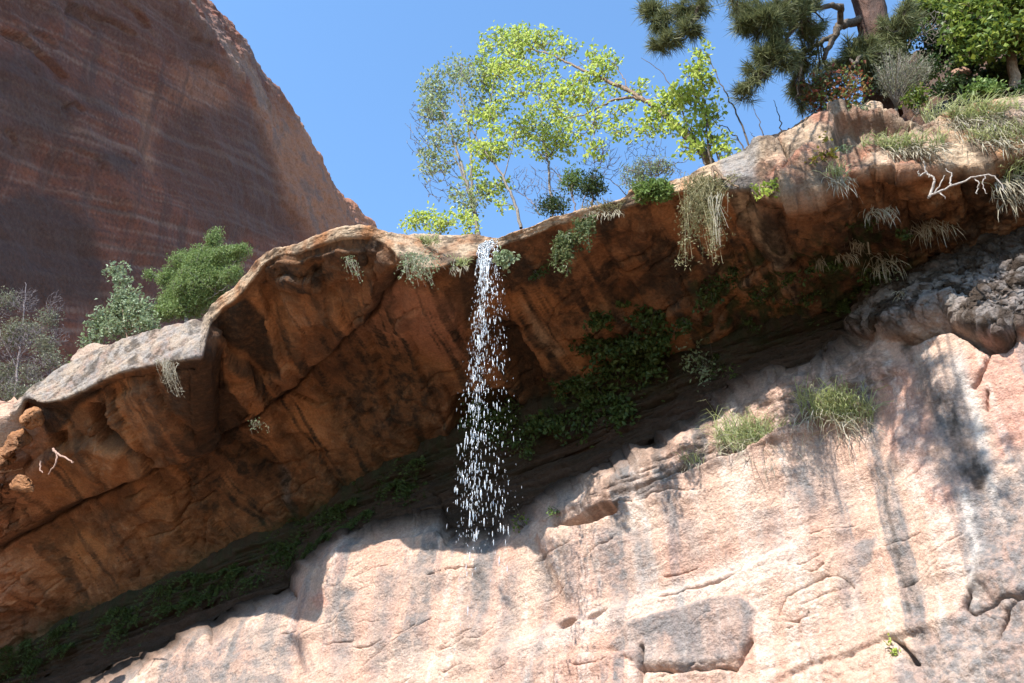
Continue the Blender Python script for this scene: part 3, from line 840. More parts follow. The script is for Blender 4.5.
def surf(px, py, which='both'):
    """the rock surface point seen at a place in the picture, and its normal"""
    best = None
    for nm, g, nr_ in (('over', G_over, NRM_over), ('wall', G_wall, NRM_wall)):
        if which not in ('both', nm): continue
        if nm not in _pc:
            a, b = proj(g); dist = np.linalg.norm(g - CAM, axis=-1); _pc[nm] = (a, b, dist)
        a, b, dist = _pc[nm]
        dd = np.hypot(a - px, b - py)
        sc = dd + np.where(dd < 3, dist * 0.5 - 30, 0)
        k = np.unravel_index(np.argmin(sc), sc.shape)
        if best is None or sc[k] < best[0]: best = (sc[k], g[k], nr_[k])
    return best[1].copy(), best[2].copy()


_pc = {}

# ------------------------------------------------------------------ light
world = bpy.data.worlds.new('World'); scene.world = world
world.use_nodes = True
wn = world.node_tree
sky = wn.nodes.new('ShaderNodeTexSky'); sky.sky_type = 'NISHITA'; sky.sun_disc = False
sky.sun_elevation = SUN_EL; sky.sun_rotation = math.atan2(SUN_AZ[0], SUN_AZ[1])
sky.altitude = 1300; sky.air_density = 1.0; sky.dust_density = 0.15; sky.ozone_density = 1.0
bgn = wn.nodes['Background']; bgn.inputs[1].default_value = 0.15
tint = wn.nodes.new('ShaderNodeMix'); tint.data_type = 'RGBA'; tint.blend_type = 'MULTIPLY'; tint.inputs[0].default_value = 1
tint.inputs[7].default_value = (0.84, 1.05, 1.12, 1)      # clear dry desert air
wn.links.new(sky.outputs[0], tint.inputs[6]); wn.links.new(tint.outputs[2], bgn.inputs[0])
ld = bpy.data.lights.new('sun', 'SUN'); ld.energy = 4.4; ld.angle = math.radians(0.5); ld.color = (1.0, 0.955, 0.89)
lo = bpy.data.objects.new('sun', ld); COL.objects.link(lo)
lo.rotation_euler = Vector([-c for c in SUN]).to_track_quat('-Z', 'Y').to_euler()
lo.location = (0, 0, 60)
vs = scene.view_settings
vs.view_transform = 'Standard'; vs.look = 'None'; vs.gamma = 1; vs.use_curve_mapping = False
vs.exposure = 1.42
scene.cycles.max_bounces = 8; scene.cycles.diffuse_bounces = 5; scene.cycles.transparent_max_bounces = 12
# ------------------------------------------------------------------ plants
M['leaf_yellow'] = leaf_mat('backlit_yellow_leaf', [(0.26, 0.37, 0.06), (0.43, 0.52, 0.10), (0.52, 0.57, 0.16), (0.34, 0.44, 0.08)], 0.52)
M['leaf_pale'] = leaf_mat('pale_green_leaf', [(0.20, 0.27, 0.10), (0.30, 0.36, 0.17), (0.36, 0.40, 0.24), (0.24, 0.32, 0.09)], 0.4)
M['leaf_maple'] = leaf_mat('maple_leaf', [(0.05, 0.09, 0.02), (0.13, 0.19, 0.03), (0.26, 0.30, 0.05), (0.08, 0.13, 0.022), (0.17, 0.22, 0.05)], 0.4)
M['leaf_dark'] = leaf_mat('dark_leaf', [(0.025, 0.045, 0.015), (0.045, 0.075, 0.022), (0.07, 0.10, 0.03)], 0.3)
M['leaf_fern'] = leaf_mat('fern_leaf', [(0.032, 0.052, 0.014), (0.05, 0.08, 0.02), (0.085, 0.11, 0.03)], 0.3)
M['leaf_juniper'] = leaf_mat('juniper_scale', [(0.12, 0.18, 0.05), (0.18, 0.25, 0.08), (0.25, 0.31, 0.12)], 0.35)
M['leaf_grey'] = leaf_mat('grey_green_leaf', [(0.15, 0.19, 0.10), (0.22, 0.27, 0.15), (0.28, 0.33, 0.21), (0.18, 0.24, 0.10)], 0.3)
M['leaf_mid'] = leaf_mat('mid_green_leaf', [(0.08, 0.13, 0.03), (0.13, 0.20, 0.05), (0.20, 0.27, 0.07)], 0.4)
M['leaf_red'] = leaf_mat('autumn_leaf', [(0.10, 0.16, 0.04), (0.16, 0.21, 0.05), (0.30, 0.12, 0.05), (0.24, 0.06, 0.04), (0.13, 0.19, 0.05)], 0.4)
M['leaf_gold'] = leaf_mat('golden_leaf', [(0.34, 0.27, 0.04), (0.42, 0.36, 0.05), (0.20, 0.22, 0.05)], 0.4)
M['leaf_vine'] = leaf_mat('vine_leaf', [(0.05, 0.075, 0.025), (0.10, 0.125, 0.045), (0.18, 0.19, 0.09)], 0.35)
M['leaf_sage'] = leaf_mat('sage_twig', [(0.16, 0.16, 0.10), (0.22, 0.22, 0.14), (0.12, 0.13, 0.08)], 0.25)
M['needle'] = leaf_mat('pine_needle', [(0.07, 0.08, 0.03), (0.13, 0.145, 0.055), (0.25, 0.26, 0.12)], 0.4)
M['grass'] = leaf_mat('green_grass_blade', [(0.24, 0.28, 0.10), (0.36, 0.39, 0.17), (0.47, 0.47, 0.29), (0.30, 0.35, 0.12)], 0.45)
M['dry'] = leaf_mat('dry_grass_blade', [(0.30, 0.26, 0.18), (0.40, 0.36, 0.27), (0.22, 0.18, 0.11), (0.46, 0.43, 0.36)], 0.3)
M['straw'] = leaf_mat('straw_stem', [(0.20, 0.17, 0.08), (0.30, 0.26, 0.14), (0.15, 0.14, 0.06), (0.24, 0.23, 0.11)], 0.3)
M['bark_grey'] = bark_mat('grey_bark', (0.11, 0.09, 0.075), (0.21, 0.18, 0.15))
M['bark_dark'] = bark_mat('dark_bark', (0.05, 0.035, 0.025), (0.11, 0.08, 0.055))
M['bark_brown'] = bark_mat('brown_bark', (0.14, 0.085, 0.05), (0.26, 0.18, 0.12))
M['bark_pine'] = bark_mat('pine_bark', (0.05, 0.024, 0.016), (0.10, 0.045, 0.028), 7, 1.0)
M['bark_purple'] = bark_mat('purple_twig', (0.12, 0.09, 0.09), (0.19, 0.155, 0.155))
M['bark_root'] = bark_mat('pinkish_root', (0.26, 0.15, 0.11), (0.38, 0.24, 0.18))
M['bark_white'] = bark_mat('bleached_wood', (0.24, 0.20, 0.17), (0.40, 0.35, 0.31))


def mpp(q):                      # metres per pixel at that depth, near enough
    return q / 0.74 / F


def path(pts, q, n=6, wob=0.012):
    """sight-line polyline (u, v[, dq]) -> smooth world polyline"""
    W = np.array([P(p[0], p[1], q + (p[2] if len(p) > 2 else 0)) for p in pts])
    if len(W) == 2: n = max(n, 4)
    t = np.linspace(0, len(W) - 1, (len(W) - 1) * n + 1)
    k = np.clip(t.astype(int), 0, len(W) - 2); f = (t - k)[:, None]
    p_1 = W[np.maximum(k - 1, 0)]; p_2 = W[k]; p_3 = W[k + 1]; p_4 = W[np.minimum(k + 2, len(W) - 1)]
    C = 0.5 * (2 * p_2 + (p_3 - p_1) * f + (2 * p_1 - 5 * p_2 + 4 * p_3 - p_4) * f ** 2 + (3 * p_2 - p_1 - 3 * p_3 + p_4) * f ** 3)
    wv = rng.normal(size=C.shape) * wob; wv[0] = 0
    return C + wv


def cl_points(cl, q, n):
    """points in an ellipsoidal clump seen at (u, v) with radii ru, rv in pixels"""
    u_, v_, ru, rv = cl[:4]
    dq = cl[4] if len(cl) > 4 else 0
    d = rng.normal(size=(n, 3)); d /= np.linalg.norm(d, axis=1)[:, None]; d *= rng.uniform(0.15, 1, n)[:, None] ** 0.45
    c = P(u_, v_, q + dq)
    m = mpp(q + dq)
    right = np.array([1.0, 0, 0]); upv = np.array([0, -sp, cp]); fw = np.array([0, cp, sp])
    rd = 0.5 * (ru + rv)
    return c + m * (d[:, :1] * ru * right + d[:, 1:2] * rv * upv + d[:, 2:] * rd * fw)


def woody(name, label, cat, q, stems, clusters, leafm, bark, leaf=(0.09, 0.06), dens=0.32, tw=0.05, twr=0.0075, group=None, spread=0.12, bare=(), trunk_name='trunk', crown_name='crown', up_=0.0, extra=None, fill=1.0):
    b0_ = path(stems[0][0], q)[0]
    root = empty(name, b0_, label, cat, group)
    wood = MB(); lf = MB()
    sk = []
    for pts, ra, rb in stems:
        W = path(pts, q)
        wood.tube(W, np.linspace(ra, rb, len(W)), 7)
        sk.append(W)
    SK = np.concatenate(sk)
    for cl in list(clusters) + [tuple(c) + ('bare',) for c in bare]:
        isb = cl[-1] == 'bare'
        c = cl[:-1] if isb else cl
        if leafm in ('leaf_yellow', 'leaf_pale') and cat == 'tree' or name == 'sapling_clump': c = (c[0], c[1], c[2] * 1.25, c[3] * 1.3) + tuple(c[4:])
        area = c[2] * c[3] * 3.1
        nt_ = max(4, int(area * tw))
        tips = cl_points(c, q, nt_)
        d2 = ((tips[:, None, :] - SK[None]) ** 2).sum(-1)
        order = np.argsort(d2.min(1))
        pool = []
        new = []
        for i in order:
            ref = SK if not new else np.concatenate([SK] + new)
            dd = ((ref - tips[i]) ** 2).sum(-1) * (1 + 4 * (ref[:, 2] > tips[i][2] - .05))
            k = np.argmin(dd * rng.uniform(0.75, 1.25, len(dd)))
            a = ref[k]; e = tips[i]; L = np.linalg.norm(e - a)
            if L < 1e-3: continue
            mid = (a + e) / 2 + rng.normal(size=3) * 0.05 * L + np.array([0, 0, -0.04 * L])
            t = np.linspace(0, 1, 6)[:, None]
            W = (1 - t) ** 2 * a + 2 * t * (1 - t) * mid + t ** 2 * e
            wood.tube(W, np.linspace(twr * (1 + 0.7 * min(L, 1.5)), twr * 0.4, 6), 4)
            new.append(W[2:])
            pool.append(W[3:])
        if not isb and pool:
            pool = np.concatenate(pool)
            nl = int(area * dens * fill * (.56 if cat == 'tree' and leafm in ('leaf_yellow', 'leaf_pale') or name == 'sapling_clump' else 1))
            pts = pool[rng.integers(0, len(pool), nl)] + np.clip(rng.normal(size=(nl, 3)), -1.4, 1.4) * spread * (.8 if leafm == 'leaf_yellow' else 1)
            lf.leaves(pts, leaf[0], leaf[1], up=up_)
        if new and not isb: SK = np.concatenate([SK] + [n_[-1:] for n_ in new])
    if extra: extra(wood, lf, SK)
    wood.build(trunk_name, M[bark], root, smooth=True)
    if not lf.empty(): lf.build(crown_name, M[leafm], root)
    return root


# --- the trees on the rim, seen against the sky
woody('leafy_tree', 'many stemmed pale leaved tree on the rim, furthest left above the waterfall', 'tree', 12.2,
      [([(478, 236), (474, 212), (468, 188), (460, 160), (450, 130), (440, 105), (433, 85)], .05, .008), ([(476, 222), (472, 195), (471, 160), (467, 120), (460, 90), (463, 60)], .04, .006),
       ([(468, 190), (456, 160), (440, 148), (424, 140)], .02, .005), ([(470, 150), (480, 120), (490, 100)], .015, .004)],
      [(440, 85, 20, 18), (458, 68, 18, 12, .3), (475, 75, 18, 16, -.3), (436, 110, 16, 16), (428, 100, 10, 22, .3), (450, 135, 20, 12), (432, 150, 13, 14, .2), (440, 165, 18, 8), (425, 168, 6, 8), (478, 105, 14, 16), (470, 200, 12, 14, -.2), (455, 195, 8, 6, .2), (484, 190, 10, 8)],
      'leaf_pale', 'bark_grey', dens=0.36, tw=0.05, leaf=(.10, .065), bare=[(420, 130, 16, 30), (440, 180, 22, 20)])
woody('leafy_tree', 'slender yellow green tree leaning left beside the top of the waterfall', 'tree', 11.9,
      [([(521, 228), (513, 200), (503, 178), (492, 160), (478, 140), (462, 112), (452, 92)], .035, .006), ([(503, 178), (512, 150), (516, 130)], .014, .004), ([(492, 160), (490, 120), (494, 80), (506, 50)], .018, .004)],
      [(490, 152, 20, 10), (478, 146, 10, 8), (503, 144, 10, 8), (492, 188, 17, 10, .3), (500, 104, 10, 12), (493, 116, 10, 8), (492, 82, 15, 14, .2), (486, 62, 12, 10), (506, 40, 22, 14), (522, 33, 14, 9, .3), (484, 45, 8, 8), (480, 118, 14, 9), (500, 130, 12, 7), (474, 172, 9, 7), (500, 205, 8, 5)],
      'leaf_yellow', 'bark_grey', dens=0.38, leaf=(.105, .07))
woody('leafy_tree', 'thin grey trunked tree amid the rim trees with round yellow green crown', 'tree', 12.6,
      [([(551, 205), (549, 175), (546, 150), (542, 120), (539, 95), (541, 62)], .03, .007), ([(547, 160), (560, 140), (572, 128)], .012, .004), ([(545, 140), (528, 128), (516, 125)], .012, .004)],
      [(540, 128, 22, 12), (525, 122, 14, 12, .3), (555, 135, 18, 14, -.2), (548, 148, 20, 10), (520, 132, 10, 14), (565, 120, 12, 10, .3), (535, 108, 10, 6), (570, 150, 8, 10)],
      'leaf_yellow', 'bark_grey', dens=0.35, leaf=(.10, .065), bare=[(540, 85, 8, 22)])
woody('leaning_tree', 'brown tree arching far left out over the rim from the hanging dry plant', 'tree', 11.3,
      [([(713, 166), (702, 150), (690, 138), (678, 127), (664, 114), (650, 103)], .085, .05), ([(650, 103), (632, 92), (610, 82), (590, 72), (570, 64), (548, 54), (528, 48)], .048, .010), ([(650, 103), (636, 98), (615, 100), (598, 108), (583, 115), (566, 118)], .035, .008),
       ([(628, 90), (622, 75), (612, 62)], .012, .004), ([(548, 54), (530, 40), (516, 36)], .010, .004), ([(598, 108), (594, 125), (592, 150)], .012, .004)],
      [(608, 62, 12, 10), (600, 74, 10, 12), (582, 78, 13, 8), (592, 58, 8, 8), (565, 50, 14, 8), (545, 38, 16, 8), (528, 42, 18, 12), (510, 58, 18, 10), (520, 72, 16, 10), (545, 66, 16, 8), (500, 70, 12, 12, .3), (560, 84, 16, 8), (578, 95, 12, 6), (590, 100, 10, 7), (560, 112, 10, 8), (600, 120, 14, 7), (580, 130, 10, 8), (575, 92, 14, 10), (515, 92, 12, 8), (555, 98, 14, 8), (610, 92, 10, 6), (640, 88, 10, 6), (616, 112, 10, 5), (645, 128, 10, 8), (630, 105, 8, 5), (535, 85, 12, 8), (620, 130, 12, 8), (596, 150, 8, 12)],
      'leaf_yellow', 'bark_brown', dens=0.35, leaf=(.10, .07))
woody('sapling_clump', 'clump of upright yellow leaved shoots at the foot of the leaning tree', 'shrub', 11.0,
      [([(712, 168), (708, 140), (706, 110), (701, 75), (695, 46)], .02, .005), ([(706, 165), (692, 138), (680, 105), (664, 74), (640, 58)], .018, .004), ([(720, 165), (705, 115), (692, 90), (685, 72)], .016, .004), ([(752, 152), (740, 122), (728, 98), (717, 76), (708, 52)], .018, .005), ([(746, 150), (730, 130), (716, 124)], .014, .004)],
      [(697, 68, 9, 14), (700, 52, 6, 8), (682, 95, 14, 10), (668, 98, 12, 9), (700, 100, 14, 9), (712, 112, 10, 10), (660, 112, 14, 8), (672, 128, 10, 7), (695, 128, 14, 8), (715, 140, 12, 8), (655, 125, 8, 6), (700, 82, 14, 8), (690, 150, 12, 6), (725, 150, 8, 6)],
      'leaf_yellow', 'bark_dark', dens=0.42, leaf=(.10, .075), trunk_name='shoots')
woody('bare_sapling', 'two leafless dark shoots standing on the rim against sky', 'shrub', 11.6,
      [([(764, 142), (760, 125), (754, 108)], .012, .004), ([(781, 140), (780, 120), (774, 100)], .014, .004), ([(752, 146), (755, 138), (750, 132)], .008, .003)], [], 'leaf_yellow', 'bark_dark', trunk_name='shoots')
woody('bare_shrub', 'purple grey leafless shrub behind the rim between the thin trunk and leaning tree', 'shrub', 12.4,
      [([(575, 212), (572, 195), (560, 178), (548, 165), (538, 150)], .016, .004), ([(580, 210), (590, 185), (600, 165), (604, 140)], .014, .004), ([(540, 215), (530, 200), (515, 190), (500, 186)], .014, .003), ([(640, 195), (655, 178), (672, 165), (690, 160)], .014, .004), ([(630, 200), (610, 180), (590, 178)], .012, .003)],
      [], 'leaf_yellow', 'bark_purple', tw=.09, twr=.005, bare=[(560, 185, 30, 22), (600, 160, 26, 26), (525, 180, 20, 20), (660, 172, 30, 14), (535, 205, 14, 10), (645, 150, 25, 18)], trunk_name='shoots')
for (u_, v_, ru, rv, lab) in ((553, 204, 13, 9, 'small dark evergreen bush low on the rim right of the waterfall'), (592, 184, 11, 13, 'dark evergreen sapling on the rim with a bare stem below its crown'), (572, 178, 9, 11, 'small olive evergreen tuft between two rim bushes')):
    woody('evergreen_bush', lab, 'bush', 11.7, [([(u_, v_ + rv + 8), (u_, v_), (u_ - 1, v_ - rv * .6)], .02, .006)], [(u_, v_, ru, rv), (u_ - ru * .6, v_ + rv * .4, ru * .6, rv * .5), (u_ + ru * .6, v_ + rv * .3, ru * .6, rv * .5)], 'leaf_dark' if u_ != 572 else 'leaf_mid', 'bark_dark', leaf=(.08, .03), dens=1.3, tw=.15, spread=.09, trunk_name='stem')
woody('low_shrub', 'low yellow green shrub on the flat rim left of the waterfall', 'shrub', 11.4,
      [([(432, 240), (428, 228), (420, 214)], .012, .004), ([(440, 240), (442, 226), (448, 215)], .012, .004)],
      [(418, 218, 11, 7), (430, 214, 9, 6), (445, 220, 10, 8), (438, 226, 14, 6), (410, 226, 8, 4), (466, 216, 9, 7), (470, 226, 10, 5)], 'leaf_yellow', 'bark_grey', dens=.5, tw=.08, leaf=(.09, .06), trunk_name='stems')
woody('green_bush', 'bright green bush perched on the rim left of the hanging dry plant', 'bush', 10.75,
      [([(655, 202), (654, 190), (652, 180)], .015, .005)], [(652, 188, 17, 11, -.1), (645, 194, 11, 8, -.2), (664, 190, 10, 9, -.2)], 'leaf_mid', 'bark_dark', leaf=(.09, .035), dens=1.3, tw=.12, spread=.05, trunk_name='stem')
woody('sage_bush', 'grey green feathery bush on the rim behind the bright green bush', 'bush', 11.2,
      [([(640, 196), (638, 180), (632, 168)], .012, .004), ([(648, 196), (652, 176), (650, 162)], .012, .004)], [(632, 176, 14, 14), (648, 168, 14, 12), (640, 186, 16, 8), (664, 168, 10, 12)], 'leaf_grey', 'bark_purple', leaf=(.06, .02), dens=.9, tw=.2, spread=.05, trunk_name='stem')


# --- pine
def pine():
    q = 12.0
    base = P(884, 118, 12.6)
    root = empty('pine_tree', base, 'tall pine with reddish trunk and long needled boughs reaching left over the rim', 'tree')
    tr = MB()
    W = path([(884, 118, .6), (878, 60, .3), (872, 20), (864, -40, -.2), (852, -140, -.4), (835, -330, -.6)], q, 6, 0.02)
    tr.tube(W, np.linspace(.32, .20, len(W)), 12)
    trunk = tr.build('trunk', M['bark_pine'], root, smooth=True)
    br = MB(); nd = MB()
    limbs = [([(866, 22), (852, 23, -.2), (839, 26, -.4), (835, 36, -.5), (829, 47, -.6), (824, 58, -.7)], .09, .035), ([(840, 26, -.4), (840, 8, -.7), (826, 6, -1), (809, 12, -1.2), (796, 26, -1.4), (784, 35, -1.5), (772, 36, -1.6)], .06, .015),
             ([(862, -10), (835, -14, -.8), (810, -16, -1.3), (795, -4, -1.6), (775, 6, -1.8), (755, 10, -1.9)], .06, .015), ([(796, 26, -1.4), (785, 42, -1.5), (772, 60, -1.6), (762, 78, -1.6), (746, 90, -1.6)], .04, .012),
             ([(835, 36, -.5), (818, 44, -.6), (805, 55, -.7), (800, 75, -.7), (796, 100, -.7)], .05, .012), ([(855, 40, -.2), (850, 55, -.4), (856, 68, -.6)], .04, .015), ([(868, 50), (862, 58, -.4), (845, 70, -.6), (828, 72, -.7)], .05, .015),
             ([(856, -60, -.2), (800, -70, -1.2), (750, -45, -1.8), (715, -20, -2), (701, 5, -2.1), (690, 26, -2.1), (676, 40, -2.1), (656, 46, -2.1)], .09, .012), ([(701, 5, -2.1), (685, 8, -2.1), (668, 10, -2.2), (652, 14, -2.2)], .025, .008), ([(790, -10, -1.6), (782, 12, -1.7), (770, 22, -1.8), (742, 26, -1.9)], .04, .012), ([(880, 60, .3), (890, 40, -.1), (902, 25, -.2)], .04, .015)]
    SKp = []
    for pts, a, b in limbs:
        W = path(pts, q, 6, 0.015); br.tube(W, np.linspace(a, b, len(W)), 7); SKp.append(W)
    SK = np.concatenate(SKp)
    cls = [(748, 12, 14, 12, -1.9, 22), (765, 22, 18, 12, -1.8, 30), (785, 12, 20, 12, -1.6, 30), (742, 26, 10, 8, -1.9, 10), (770, 38, 14, 10, -1.6, 18), (800, 4, 18, 8, -1.4, 18), (768, 56, 14, 10, -1.6, 18), (755, 72, 10, 8, -1.6, 10), (745, 90, 8, 6, -1.6, 8), (782, 55, 12, 12, -1.5, 14),
           (812, 30, 12, 12, -1, 16), (802, 58, 10, 14, -.7, 14), (797, 85, 7, 16, -.2, 9), (806, 100, 10, 10, -.1, 8), (826, 68, 16, 9, -.2, 10), (848, 62, 14, 10, -.2, 10), (860, 48, 14, 12, -.3, 16), (870, 62, 14, 10, -.2, 14), (815, 88, 12, 10, -.6, 10), (895, 28, 16, 14, -.1, 20), (905, 12, 14, 12, -.2, 14), (885, 48, 12, 8, -.1, 12), 
           (653, 12, 10, 8, -2.2, 12), (665, 22, 12, 9, -2.1, 14), (682, 12, 12, 9, -2.1, 14), (690, 28, 10, 10, -2.1, 12), (672, 38, 10, 7, -2.1, 10), (656, 47, 7, 5, -2.1, 6), (700, 4, 8, 8, -2.1, 8), (645, 8, 6, 4, -2.2, 4), (720, -18, 20, 10, -2, 14), (760, -30, 30, 14, -1.8, 20)]
    # boughs higher up, above the picture, that shade the wall
    hi = []
    for (a, b, n) in ((905, 378, 12), (888, 410, 12), (893, 440, 8), (925, 400, 16), (938, 425, 16), (950, 445, 12), (968, 462, 10), (980, 478, 8), (915, 355, 10), (748, 385, 3), (870, 400, 6)):
        wp, _ = surf(a, b, 'wall')
        k = (wp @ A - 8.8) / -(SUN @ A)
        while proj(wp + SUN * k)[1] > -40: k += .05
        hi.append((wp + SUN * k, n))
    H = np.array([h for h, n in hi])
    t0_ = path([(838, -290, -.5), (835, -330, -.6)], q, 3)[0]
    hub = H.mean(0) * .8 + t0_ * .2 + np.array([0, 0, .35])
    tt = np.linspace(0, 1, 14)[:, None]
    main = (1 - tt) ** 2 * t0_ + 2 * tt * (1 - tt) * ((t0_ + hub) / 2 + np.array([0, 0, .5])) + tt ** 2 * hub + rng.normal(size=(14, 3)) * .02
    br.tube(main, np.linspace(.08, .035, 14), 7)
    for h, n in hi:
        a = main[rng.integers(8, 14)]
        tt = np.linspace(0, 1, 9)[:, None]
        mid = (a + h) / 2 + rng.normal(size=3) * .15
        L = (1 - tt) ** 2 * a + 2 * tt * (1 - tt) * mid + tt ** 2 * h + rng.normal(size=(9, 3)) * .012
        br.tube(L, np.linspace(.022, .010, 9), 5)
    tuftc, tuftd = [], []
    for c in cls:
        tips = cl_points((c[0], c[1], c[2] * 1.2, c[3] * 1.25, c[4]), q, c[5])
        for e in tips:
            k = np.argmin(((SK - e) ** 2).sum(1)); a = SK[k]
            tt = np.linspace(0, 1, 5)[:, None]; mid = (a + e) / 2 + rng.normal(size=3) * .06 + np.array([0, 0, -.05])
            L = (1 - tt) ** 2 * a + 2 * tt * (1 - tt) * mid + tt ** 2 * e
            br.tube(L, np.linspace(.016, .008, 5), 5)
            d = e - L[2]; d /= np.linalg.norm(d) + 1e-6
            tuftc.append(e); tuftd.append(d); tuftc.append((L[3] + e) / 2); tuftd.append(d); tuftc.append(L[3] + rng.normal(size=3) * .05); tuftd.append(d)
    for h, n in hi:
        for _ in range(n * 2):
            e = h + rng.normal(size=3) * np.array([.22, .22, .22])
            br.tube(np.array([h, (h + e) / 2 + rng.normal(size=3) * .03, e]), [.012, .009, .006], 4)
            d = e - h; d /= np.linalg.norm(d)
            tuftc.append(e); tuftd.append(d)
    tuftc = np.array(tuftc); tuftd = np.array(tuftd)
    n = 28
    B = np.repeat(tuftc, n, 0) + np.repeat(tuftd, n, 0) * rng.uniform(-.09, .02, len(tuftc) * n)[:, None]
    dd = np.repeat(tuftd, n, 0) * 0.75 + rng.normal(size=B.shape) * 0.62 + np.array([0, 0, -.06])
    dd /= np.linalg.norm(dd, axis=1)[:, None]
    nd.needles(B, dd, rng.uniform(.14, .28, len(B)), 0.0075)
    br.build('boughs', M['bark_dark'], root, smooth=True)
    nd.build('needles', M['needle'], root)


pine()

# --- the thicket on the slope at the right
woody('shrub', 'shrub with red and green leaves on the rim boulder below the pine boughs', 'shrub', 11.35,
      [([(842, 118), (838, 102), (830, 88)], .018, .005), ([(846, 118), (850, 98), (846, 80)], .016, .004), ([(840, 116), (826, 104), (816, 98)], .012, .004)],
      [(830, 88, 15, 10), (846, 80, 14, 10), (818, 98, 10, 8), (852, 95, 12, 9), (838, 100, 14, 8), (812, 88, 8, 7), (850, 110, 10, 6)], 'leaf_red', 'bark_brown', dens=.55, tw=.1, leaf=(.08, .05), trunk_name='stems')
def fan(wood, lf, SK):
    b = P(896, 108, 11.7)
    for _ in range(150):
        a = rng.uniform(-1.15, 1.15); L = rng.uniform(.6, 1.0)
        ex = P(903 + 36 * math.sin(a) * L, 100 - 62 * math.cos(a * .8) * L + 6, 11.7 + rng.normal() * .35)
        tt = np.linspace(0, 1, 6)[:, None]; mid = (b + ex) / 2 + np.array([0, 0, .12])
        W = (1 - tt) ** 2 * b + 2 * tt * (1 - tt) * mid + tt ** 2 * ex
        wood.tube(W, np.linspace(.009, .003, 6), 4)
        pts = W[rng.integers(2, 6, 26)] + rng.normal(size=(26, 3)) * .05
        lf.leaves(pts, .07, .014, dirs=np.repeat((W[-1] - W[-2])[None] / np.linalg.norm(W[-1] - W[-2]), 26, 0))
woody('sage_bush', 'fan shaped grey brown twiggy bush on the slope beside the red and green shrub', 'bush', 11.7, [([(896, 112), (897, 104), (902, 92)], .03, .01)], [], 'leaf_sage', 'bark_grey', extra=fan, trunk_name='stems')
woody('maple_tree', 'sunlit yellow green broad leaved tree at the top right corner', 'tree', 12.4,
      [([(1015, 92), (1012, 60), (1010, 30), (1012, -20), (1016, -70)], .09, .05), ([(1011, 40), (990, 30), (968, 28), (955, 34)], .03, .008), ([(1011, 20), (985, 5), (965, -5)], .03, .008), ([(1010, 50), (1000, 52), (985, 58)], .02, .006), ([(1012, 0), (1035, -10), (1050, 10)], .03, .008)],
      [(978, 20, 22, 14, -.4), (960, 38, 12, 8, -.6), (965, 12, 16, 12, -.5), (998, 35, 20, 12, -.4), (985, 48, 16, 9, -.5), (1000, 8, 24, 14, -.3), (1018, 30, 16, 14, -.4), (985, -8, 24, 12, -.3), (1030, 10, 20, 18), (955, -5, 14, 10, -.4), (1040, 45, 16, 16), (970, 55, 12, 5, -.5), (1015, -25, 30, 18), (1060, 0, 24, 24)],
      'leaf_maple', 'bark_brown', dens=.55, tw=.05, leaf=(.11, .09))
